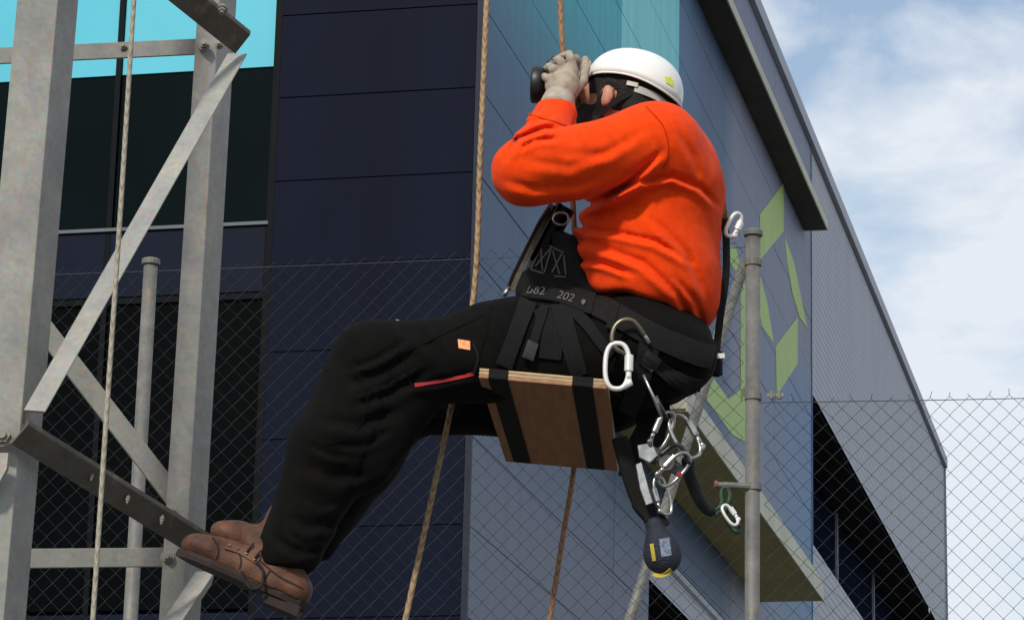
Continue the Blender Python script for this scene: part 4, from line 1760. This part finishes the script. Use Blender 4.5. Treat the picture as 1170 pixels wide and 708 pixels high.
T_belt = bvh(BV_tr, BV_pad, LASTM['waist_belt'])
lettering('b82', 601, 336, 14, 0.10, T_belt, harness, M_letter, 0.003)
lettering('202', 635, 341, 13, 0.26, T_belt, harness, M_letter, 0.003)
decal('rivet', T_h, [(663, 349), (665, 347), (668, 348), (668, 351), (665, 353)], M_letter, harness, 0.013)

# shoulder webbing running up under the arm at the chest
for pts, wd, mt in (([(583, 332), (600, 292), (617, 258), (632, 234)], 0.018, M_greyweb), ([(602, 312), (612, 286), (628, 252), (640, 232)], 0.014, M_greyweb),
                    ([(612, 300), (628, 268), (646, 236)], 0.030, M_web), ([(630, 282), (640, 262), (652, 240)], 0.018, M_web)):
    mk('chest_strap', *ribbon(spline([PP(x, y, -0.075) for x, y in pts], 6), wd, 0.003), mt, harness)
mk('cord', *tube(spline([PP(x, y, -0.08) for x, y in ((577, 338), (584, 318), (594, 297), (612, 262), (628, 238))], 6), 0.0030, 6)[:2], M_web, harness, smooth=True)
mk('cord_end', *tube([PP(582, 327, -.08), PP(578, 334, -.08), PP(575, 338, -.08)], [0.003, 0.006, 0.004], 8)[:2], M_steel, harness, smooth=True)
dr = [PP(641 + 9 * math.cos(t), 250 + 7 * math.sin(t), -0.085) for t in [2 * math.pi * i / 20 for i in range(20)]]
mk('chest_ring', *tube(dr, 0.0032, 6, closed=True)[:2], M_steel, harness, smooth=True)

# back strap: yellow edge, then the black lanyard that stands clear of the back
M_yweb = pm('yellow_black_webbing', (0.30, 0.18, 0.02), (0.10, 0.065, 0.015), scale=60, rough=0.9)
mk('shoulder_strap', *ribbon(spline([PP(x, y, -0.02) for x, y in ((806, 172), (817, 198), (824, 226), (829, 262))], 6), 0.016, 0.004), M_yweb, harness)
mk('back_strap', *ribbon(spline([PP(x, y, -0.03) for x, y in ((828, 250), (830, 285), (829, 320), (823, 362), (819, 398), (817, 430))], 6),
                         [0.016] * 31, 0.005, wdir=(1, 0.3, 0)), M_web, harness)
mk('strap_keeper', *tube([PP(818, 402, -.03), PP(818, 428, -.03)], 0.0155, 10)[:2], M_web, harness)
mk('white_tag', *ribbon([PP(806, 405, -.05), PP(815, 407, -.06), PP(828, 406, -.06)], 0.011, 0.002), pm('white_tape', (0.70, 0.70, 0.68), rough=0.6), harness)

# --- sweater seams
M_oseam = pm('orange_seam', (0.50, 0.034, 0.004), rough=0.95, spec=0.05)
for pts in ([(738, 122), (758, 145), (764, 172), (758, 192)], [(603, 130), (622, 136), (648, 144)]):
    strap_on('seam', pts, 1.7, M_oseam, sweater, 0.0012, T_all, 0.001, 8, 2)

# --- trouser details
decal('pocket_label', T_tr, [(523, 388), (537, 390), (537, 400), (524, 398)], pm('orange_label', (0.80, 0.22, 0.05), (0.80, 0.42, 0.22), scale=140, rough=0.8), trousers, 0.003)
for pts in ([(552, 360), (500, 385), (452, 410), (440, 440)], [(560, 352), (556, 380), (548, 404)], [(448, 378), (462, 410), (470, 442)]):
    strap_on('seam', pts, 1.8, pm('trouser_seam', (0.0065, 0.006, 0.0058), rough=0.95, spec=0.05), trousers, 0.0016, T_tr, 0.001, 8, 2)
strap_on('knee_patch_edge', [(392, 408), (412, 432), (420, 462), (404, 496), (372, 508)], 2.0, pm('knee_patch_edge', (0.0065, 0.006, 0.0058), rough=0.95, spec=0.05), trousers, 0.0016, T_tr, 0.001, 8, 2)
strap_on('red_piping', [(474, 441), (500, 436), (525, 431), (541, 427)], 4.2, pm('red_piping', (0.34, 0.012, 0.016), (0.24, 0.01, 0.012), rough=0.8), trousers, 0.003, T_tr, 0.002, 5, 3)
strap_on('pocket_seam', [(541, 427), (546, 408), (540, 392)], 3, M_web, trousers, 0.003, T_tr, 0.002, 5, 3)
decal('stud', T_tr, [(452, 366), (454, 363), (457, 364), (457, 367), (454, 368)], M_steel, trousers, 0.003)

# --- boot seams and eyelets
T_bt = bvh(BV_boot)
M_seam = pm('dark_boot_seam', (0.022, 0.010, 0.007), rough=0.9)
for pts in ([(243, 614), (250, 628), (244, 650)], [(264, 618), (276, 640), (268, 662)], [(285, 628), (306, 648), (322, 660), (346, 672)], [(290, 676), (300, 664), (310, 650)]):
    strap_on('seam', pts, 2.2, M_seam, boot_l, 0.0014, T_bt, 0.001, 6, 3)
strap_on('lace_panel', [(258, 622), (276, 628), (296, 640)], 11, M_boot, boot_l, 0.004, T_bt, 0.003, 6, 4)
for x, y in ((262, 624), (272, 628), (282, 633), (291, 639)):
    h = cast(T_bt, x, y, 0.005)
    if h[0] is not None:
        mk('eyelet', *tube([h[0], h[0] + h[1] * 0.002], 0.0034, 8)[:2], M_brass, boot_l)
        q = cast(T_bt, x + 9, y - 10, 0.006)
        if q[0] is not None:
            mk('lace', *tube([h[0] + h[1] * .002, (h[0] + q[0]) / 2 + h[1] * 0.003, q[0]], 0.0026, 6)[:2], M_seam, boot_l, smooth=True)

# --- handheld camera at the face
M_cam = pm('black_camera_plastic', (0.006, 0.006, 0.006), (0.01, 0.01, 0.01), scale=60, rough=0.45)
cc = PP(640, 96, -0.035)
cmr = empty('camera_in_hands', Vector(cc) - Vector((0, 0, 0.05)))
tag(cmr, "black camera held up to the man's face in gloved hands", 'camera')
ld = npv(Vector((-0.93, 0.10, 0.06)).normalized())
lu = npv((0.06, 0.0, 1.0))
lr = np.cross(ld, lu)
Rc = np.stack([ld, lr / np.linalg.norm(lr), lu / np.linalg.norm(lu)], 1)


def camf(A):
    d = s_box(A, cc, Rc, (0.030, 0.060, 0.042), 0.010)
    return smin(d, s_box(A, cc + np.array((0, 0, .045)), Rc, (0.022, 0.026, 0.016), 0.008), 0.008)


V, Q = mesh_sdf(camf, cc - 0.1, cc + 0.1, 0.004)
mk('camera_body', V, Q, M_cam, cmr, smooth=True)
e = PP(613, 97, -0.06)
lp = [e - ld * 0.05, e - ld * 0.02, e - ld * 0.018, e - ld * 0.004, e + ld * 0.006, e + ld * 0.010, e + ld * 0.0101, e + ld * 0.002]
mk('lens', *tube(lp, [0.034, 0.034, 0.040, 0.043, 0.043, 0.041, 0.036, 0.030], 28)[:2], M_cam, cmr, smooth=True)
mk('strap_lug', *tube([PP(655, 112, -.09), PP(657, 128, -.1), PP(657, 148, -.12)], 0.003, 6)[:2], pm('yellow_strap', (0.45, 0.32, 0.05), rough=0.8), cmr)

# --- seat board
n0, n1 = PM(547, 431, -0.25), PM(694, 444, -0.25)
f0, f1_ = PM(578, 527, 0.20), PM(706, 538, 0.20)
up = (n1 - n0).cross(f0 - n0).normalized()
up = up if up.z > 0 else -up
TH = 0.0225
bc = (n0 + n1 + f0 + f1_) / 4
seat = empty('seat_board', bc)
tag(seat, 'plywood seat board with black webbing wrapped underneath, hanging under the man', 'seat board')


def ply_mat():
    m, t, b = newmat('plywood')
    tcn = N(t, 'ShaderNodeTexCoord')
    mpn = N(t, 'ShaderNodeMapping')
    mpn.inputs['Scale'].default_value = (14, 2.2, 14)
    t.links.new(tcn.outputs['Object'], mpn.inputs['Vector'])
    nn = N(t, 'ShaderNodeTexNoise')
    nn.inputs['Scale'].default_value = 4.0
    nn.inputs['Detail'].default_value = 8
    nn.inputs['Roughness'].default_value = 0.65
    t.links.new(mpn.outputs[0], nn.inputs['Vector'])
    r = N(t, 'ShaderNodeValToRGB')
    r.color_ramp.elements[0].position = 0.3
    r.color_ramp.elements[0].color = (0.20, 0.085, 0.036, 1)
    r.color_ramp.elements[1].position = 0.72
    r.color_ramp.elements[1].color = (0.33, 0.15, 0.068, 1)
    t.links.new(nn.outputs['Fac'], r.inputs[0])
    t.links.new(r.outputs[0], b.inputs['Base Color'])
    b.inputs['Roughness'].default_value = 0.7
    return m


M_ply = ply_mat()
M_plyedge = pm('plywood_edge', (0.50, 0.36, 0.20), (0.30, 0.20, 0.11), scale=50, rough=0.8, stretch=(0.6, 0.6, 5.0))
ins = 0.003
cen = lambda p: p + (bc - p).normalized() * ins
B4 = [n0, n1, f1_, f0]
# three plies so that the edge shows its layers
for k in range(5):
    a, b_ = TH * k / 5, TH * (k + 1) / 5 - 0.0002
    q = B4 if k % 2 == 0 else [p + (bc - p).normalized() * 0.0012 for p in B4]
    V = [p + up * a for p in q] + [p + up * b_ for p in q]
    F = [(0, 1, 2, 3), (7, 6, 5, 4)] + [(i, i + 4, (i + 1) % 4 + 4, (i + 1) % 4) for i in range(4)]
    mk('ply', V, F, M_ply if k == 0 else (M_plyedge if k % 2 == 0 else pm('plywood_core', (0.36, 0.24, 0.13), (0.24, 0.15, 0.08), scale=60, rough=0.85)), seat)


def bl(s, t, h):
    """point on the board: s along the near edge, t from near to far, h along the normal"""
    return (n0 * (1 - s) + n1 * s) * (1 - t) + (f0 * (1 - s) + f1_ * s) * t + up * h


for s0, s1 in ((0.075, 0.225), (0.725, 0.885)):
    V, F = [], []
    prof = [(0.985, -0.0025), (0.03, -0.0025), (-0.006, 0.0), (-0.006, TH), (0.03, TH + 0.0025), (0.9, TH + .0025)]
    for (t, h) in prof:
        for s in (s0, s1):
            V.append(bl(s, t, h))
    V2 = []
    for (t, h) in prof:
        hh = h + (0.0022 if h < 0.001 else -0.0022)
        tt = max(t, 0.0005)
        for s in (s0, s1):
            V2.append(bl(s, tt, min(max(hh, -0.0003), TH + 0.0003)))
    k = len(V)
    for i in range(len(prof) - 1):
        F.append((2 * i, 2 * i + 1, 2 * i + 3, 2 * i + 2))
        F.append((k + 2 * i, k + 2 * i + 2, k + 2 * i + 3, k + 2 * i + 1))
        F.append((2 * i, 2 * i + 2, k + 2 * i + 2, k + 2 * i))
        F.append((2 * i + 1, k + 2 * i + 1, k + 2 * i + 3, 2 * i + 3))
    mk('webbing', V + V2, F, M_web, seat)
strap_on('webbing', [(575, 418), (590, 380), (604, 346)], 19, M_web, seat, 0.008, T_h, 0.003)
strap_on('webbing', [(662, 428), (651, 392), (639, 350)], 20, M_web, seat, 0.008, T_h, 0.003)
strap_on('webbing', [(604, 412), (612, 384), (622, 352)], 10, M_web, seat, 0.011, T_h, 0.003)
strap_on('adjuster', [(602, 410), (609, 392)], 13, M_grip, seat, 0.015, T_h, 0.004)
strap_on('padding', [(628, 410), (630, 384), (622, 352)], 26, M_web, seat, 0.006, T_h, 0.004)


# --- connectors
def oval(cx, cy, w_, h_, ang, dy, n=36, pw=2.6, tilt=0.0, skew=0.0):
    out = []
    for i in range(n):
        t = 2 * math.pi * i / n
        c, s = math.cos(t), math.sin(t)
        x = math.copysign(abs(c) ** (2 / pw), c) * w_ / 2
        y = math.copysign(abs(s) ** (2 / pw), s) * h_ / 2
        x *= 1 + skew * y / (h_ / 2)
        X = cx + x * math.cos(ang) - y * math.sin(ang)
        Y = cy + x * math.sin(ang) + y * math.cos(ang)
        out.append(PM(X, Y, dy + tilt * x / 500.0))
    return out


def carabiner(cx, cy, w_, h_, ang, dy, r, mat, label, gate=1, tilt=0.0, skew=0.0, base_name='carabiner'):
    pts = oval(cx, cy, w_, h_, ang, dy, tilt=tilt, skew=skew)
    root = empty(base_name, PM(cx, cy, dy))
    tag(root, label, 'carabiner', "metal connectors on the man's harness")
    mk('hook', *tube(pts, r, 10, closed=True)[:2], mat, root, smooth=True)

    def loc(x, y):
        return PM(cx + x * math.cos(ang) - y * math.sin(ang), cy + x * math.sin(ang) + y * math.cos(ang), dy + tilt * x / 500.0)
    gx = gate * w_ / 2
    mk('gate_sleeve', *tube([loc(gx, -h_ * 0.26), loc(gx, -h_ * 0.24), loc(gx, h_ * 0.10), loc(gx, h_ * 0.12)], [r * 1.1, r * 1.75, r * 1.75, r * 1.1], 12)[:2], mat, root, smooth=False)
    mk('gate', *tube([loc(gx, h_ * 0.12), loc(gx, h_ * 0.30)], r * 1.15, 10)[:2], mat, root, smooth=True)
    mk('nose', *tube([loc(gx, h_ * 0.29), loc(gx * 1.12, h_ * 0.36), loc(gx * 0.6, h_ * 0.47)], [r * 1.2, r * 1.5, r], 10)[:2], mat, root, smooth=True)
    return root


carabiner(705, 418, 27, 52, 0.03, -0.262, 0.0056, M_alu, "white oval locking carabiner hanging beside the seat board's corner")
# bronze hook through the belt
hk = empty('carabiner', PM(718, 380, -0.25))
tag(hk, 'curved bronze open carabiner arching over the white oval one', 'carabiner', "metal connectors on the man's harness")
pts = spline([PM(x, y, d_) for x, y, d_ in ((714, 404, -.255), (704, 398, -.26), (699, 388, -.262), (702, 374, -.262), (711, 366, -.262), (722, 366, -.26), (730, 374, -.255), (736, 383, -.25))], 6)
mk('hook', *tube(pts, 0.0055, 10)[:2], M_brass, hk, smooth=True)
mk('gate', *tube([PM(733, 378, -.25), PM(742, 392, -.245)], 0.0050, 10)[:2], M_steel, hk, smooth=True)
# thin steel snap hook below the belt
sh = empty('snap_hook', PM(745, 450, -0.2))
tag(sh, 'slim steel snap hook slanting down from the harness above the tangle of connectors', 'snap hook', "metal connectors on the man's harness")
mk('shank', *tube([PM(735, 428, -.235), PM(746, 452, -.23), PM(756, 476, -.22)], 0.0035, 8)[:2], M_steel, sh, smooth=True)
mk('spring_gate', *tube([PM(749, 452, -.22), PM(761, 478, -.21)], 0.0052, 8)[:2], M_grip, sh, smooth=True)
carabiner(757, 492, 17, 46, 0.42, -0.12, 0.0042, M_steel, 'slim dark steel carabiner hanging at the top of the tangle', gate=-1, tilt=0.8)
carabiner(782, 498, 24, 54, -0.50, -0.10, 0.0046, M_steel, 'large bright steel carabiner leaning over the stay pipe', tilt=0.5)
carabiner(770, 536, 20, 46, 0.75, -0.14, 0.0042, M_steel, 'bright steel carabiner lying across the descender', gate=-1, tilt=0.6)
carabiner(757, 566, 15, 44, -0.28, -0.10, 0.0036, M_steel, 'narrow steel carabiner linking strap and navy pouch', gate=-1, tilt=0.4)

# descender
dsc = empty('descender', PM(745, 535, -0.1))
tag(dsc, 'steel rope descender with bright side plate hanging behind the seat board', 'descender')


def plate(name, pts, dy, th, mat, parent):
    q = [PM(x, y, dy) for x, y in pts]
    n = len(q)
    V = q + [v + Vector((0, th, 0)) for v in q]
    F = [tuple(reversed(range(n))), tuple(range(n, 2 * n))] + [(i, (i + 1) % n, (i + 1) % n + n, i + n) for i in range(n)]
    o = mk(name, V, F, mat, parent)
    bm = bmesh.new()
    bm.from_mesh(o.data)
    bmesh.ops.recalc_face_normals(bm, faces=bm.faces)
    bmesh.ops.bevel(bm, geom=list(bm.edges), offset=0.0015, segments=1, affect='EDGES')
    bm.to_mesh(o.data)
    bm.free()
    return o


plate('side_plate', [(726, 530), (733, 527), (741, 556), (746, 574), (738, 577), (731, 558)], -0.135, 0.006, M_steel, dsc)
plate('side_plate', [(745, 508), (766, 518), (782, 534), (778, 545), (764, 538), (748, 524)], -0.125, 0.006, M_grip, dsc)
plate('cheek', [(728, 508), (744, 505), (752, 520), (742, 528), (730, 522)], -0.13, 0.012, M_steel, dsc)
mk('pulley', *tube([PM(762, 528, -.13), PM(762, 528, -.09)], 0.017, 20)[:2], M_steel, dsc)
mk('pin', *tube([PM(776, 541, -.145), PM(776, 541, -.08)], 0.006, 10)[:2], pm('red_pin', (0.35, 0.03, 0.03), rough=0.4), dsc)
mk('handle', *tube(spline([PM(754, 520, -.14), PM(770, 508, -.14), PM(780, 512, -.14), (PM(788, 530, -.13))], 5), 0.0052, 8)[:2], M_grip, dsc, smooth=True)

# black shock absorbing strap and navy pouch
M_navy_cl = pm('navy_nylon', (0.010, 0.014, 0.034), (0.006, 0.008, 0.020), scale=60, rough=0.7, bump=0.5, bscale=200)
ab = mk('energy_absorber', *ribbon(spline([PM(x, y, -0.09) for x, y in ((708, 500), (718, 536), (730, 570), (744, 588), (756, 604))], 8),
                                    [0.034] * 17 + [0.040] * 8 + [0.043] * 8, 0.018, wdir=(1, 0.2, 0.35)), M_web, None)
tag(ab, 'black webbing energy absorber strap hanging down to the navy pouch', 'strap')
pc = PP(757, 632, -0.09)


def pouch_f(A):
    d = s_ell(A, pc, (0.043, 0.034, 0.046))
    d = smin(d, s_cone(A, pc + np.array((-0.006, 0, 0.03)), pc + np.array((-0.018, 0, 0.062)), 0.026, 0.018), 0.02)
    return d + 0.0022 * wav(A, 60, 71)


V, Q = mesh_sdf(pouch_f, pc - 0.1, pc + 0.1, 0.004)
pouch = mk('pouch', V, Q, M_navy_cl, None, smooth=True)
tag(pouch, 'round navy pouch with yellow trim dangling below the harness', 'pouch')
T_po = bvh((V, Q))
M_ylw = pm('yellow_trim', (0.50, 0.40, 0.03), (0.38, 0.30, 0.03), rough=0.7)
strap_on('yellow_trim', [(746, 655), (757, 657), (767, 650)], 5, M_ylw, pouch, 0.003, T_po, 0.002, 5, 3)
strap_on('yellow_mark', [(745, 621), (748, 640)], 4, M_ylw, pouch, 0.003, T_po, 0.002, 5, 3)
decal('pouch_label', T_po, [(753, 616), (764, 614), (767, 634), (756, 636)], pm('blue_white_label', (0.05, 0.07, 0.13), (0.22, 0.26, 0.34), scale=160, rough=0.7), pouch, 0.003)

# thick dark lanyard, its loop of green cord and end hook
ly = mk('lanyard', *tube(spline([PM(x, y, d_) for x, y, d_ in ((786, 522, -.08), (787, 538, -.06), (793, 556, -.04), (802, 574, -.02), (814, 586, 0))], 6), [0.010] + [0.0145] * 22 + [0.012, 0.010], 12)[:2],
        pm('dark_green_lanyard', (0.010, 0.014, 0.011), (0.006, 0.008, 0.007), scale=90, rough=0.85), None, smooth=True)
tag(ly, 'thick dark lanyard sleeve hanging between the descender and the fence post', 'lanyard')
M_gcord = ropemat('green_cord', (0.04, 0.10, 0.07), (0.012, 0.02, 0.018), 60)
loop = spline([PM(x, y, 0.0) for x, y in ((814, 586), (824, 576), (824, 562), (830, 556), (834, 566), (830, 580), (838, 592), (846, 602), (842, 608), (832, 598), (826, 584), (816, 588))], 5)
V, F, UVs = tube(loop, 0.0042, 8)
co = mk('cord_loop', V, F, M_gcord, None, smooth=True, uv=UVs)
tag(co, 'knotted loop of thin dark green cord beside the fence post', 'cord')
ek = carabiner(834, 588, 10, 26, -0.6, -0.02, 0.0036, M_alu, 'small silver hook tangled in the green cord beside the fence post', tilt=0.5)
# pale hook on the back
carabiner(838, 257, 12, 28, 0.45, -0.03, 0.0050, M_alu, "pale hook standing off the man's back beside the fence post's cap", tilt=0.6)
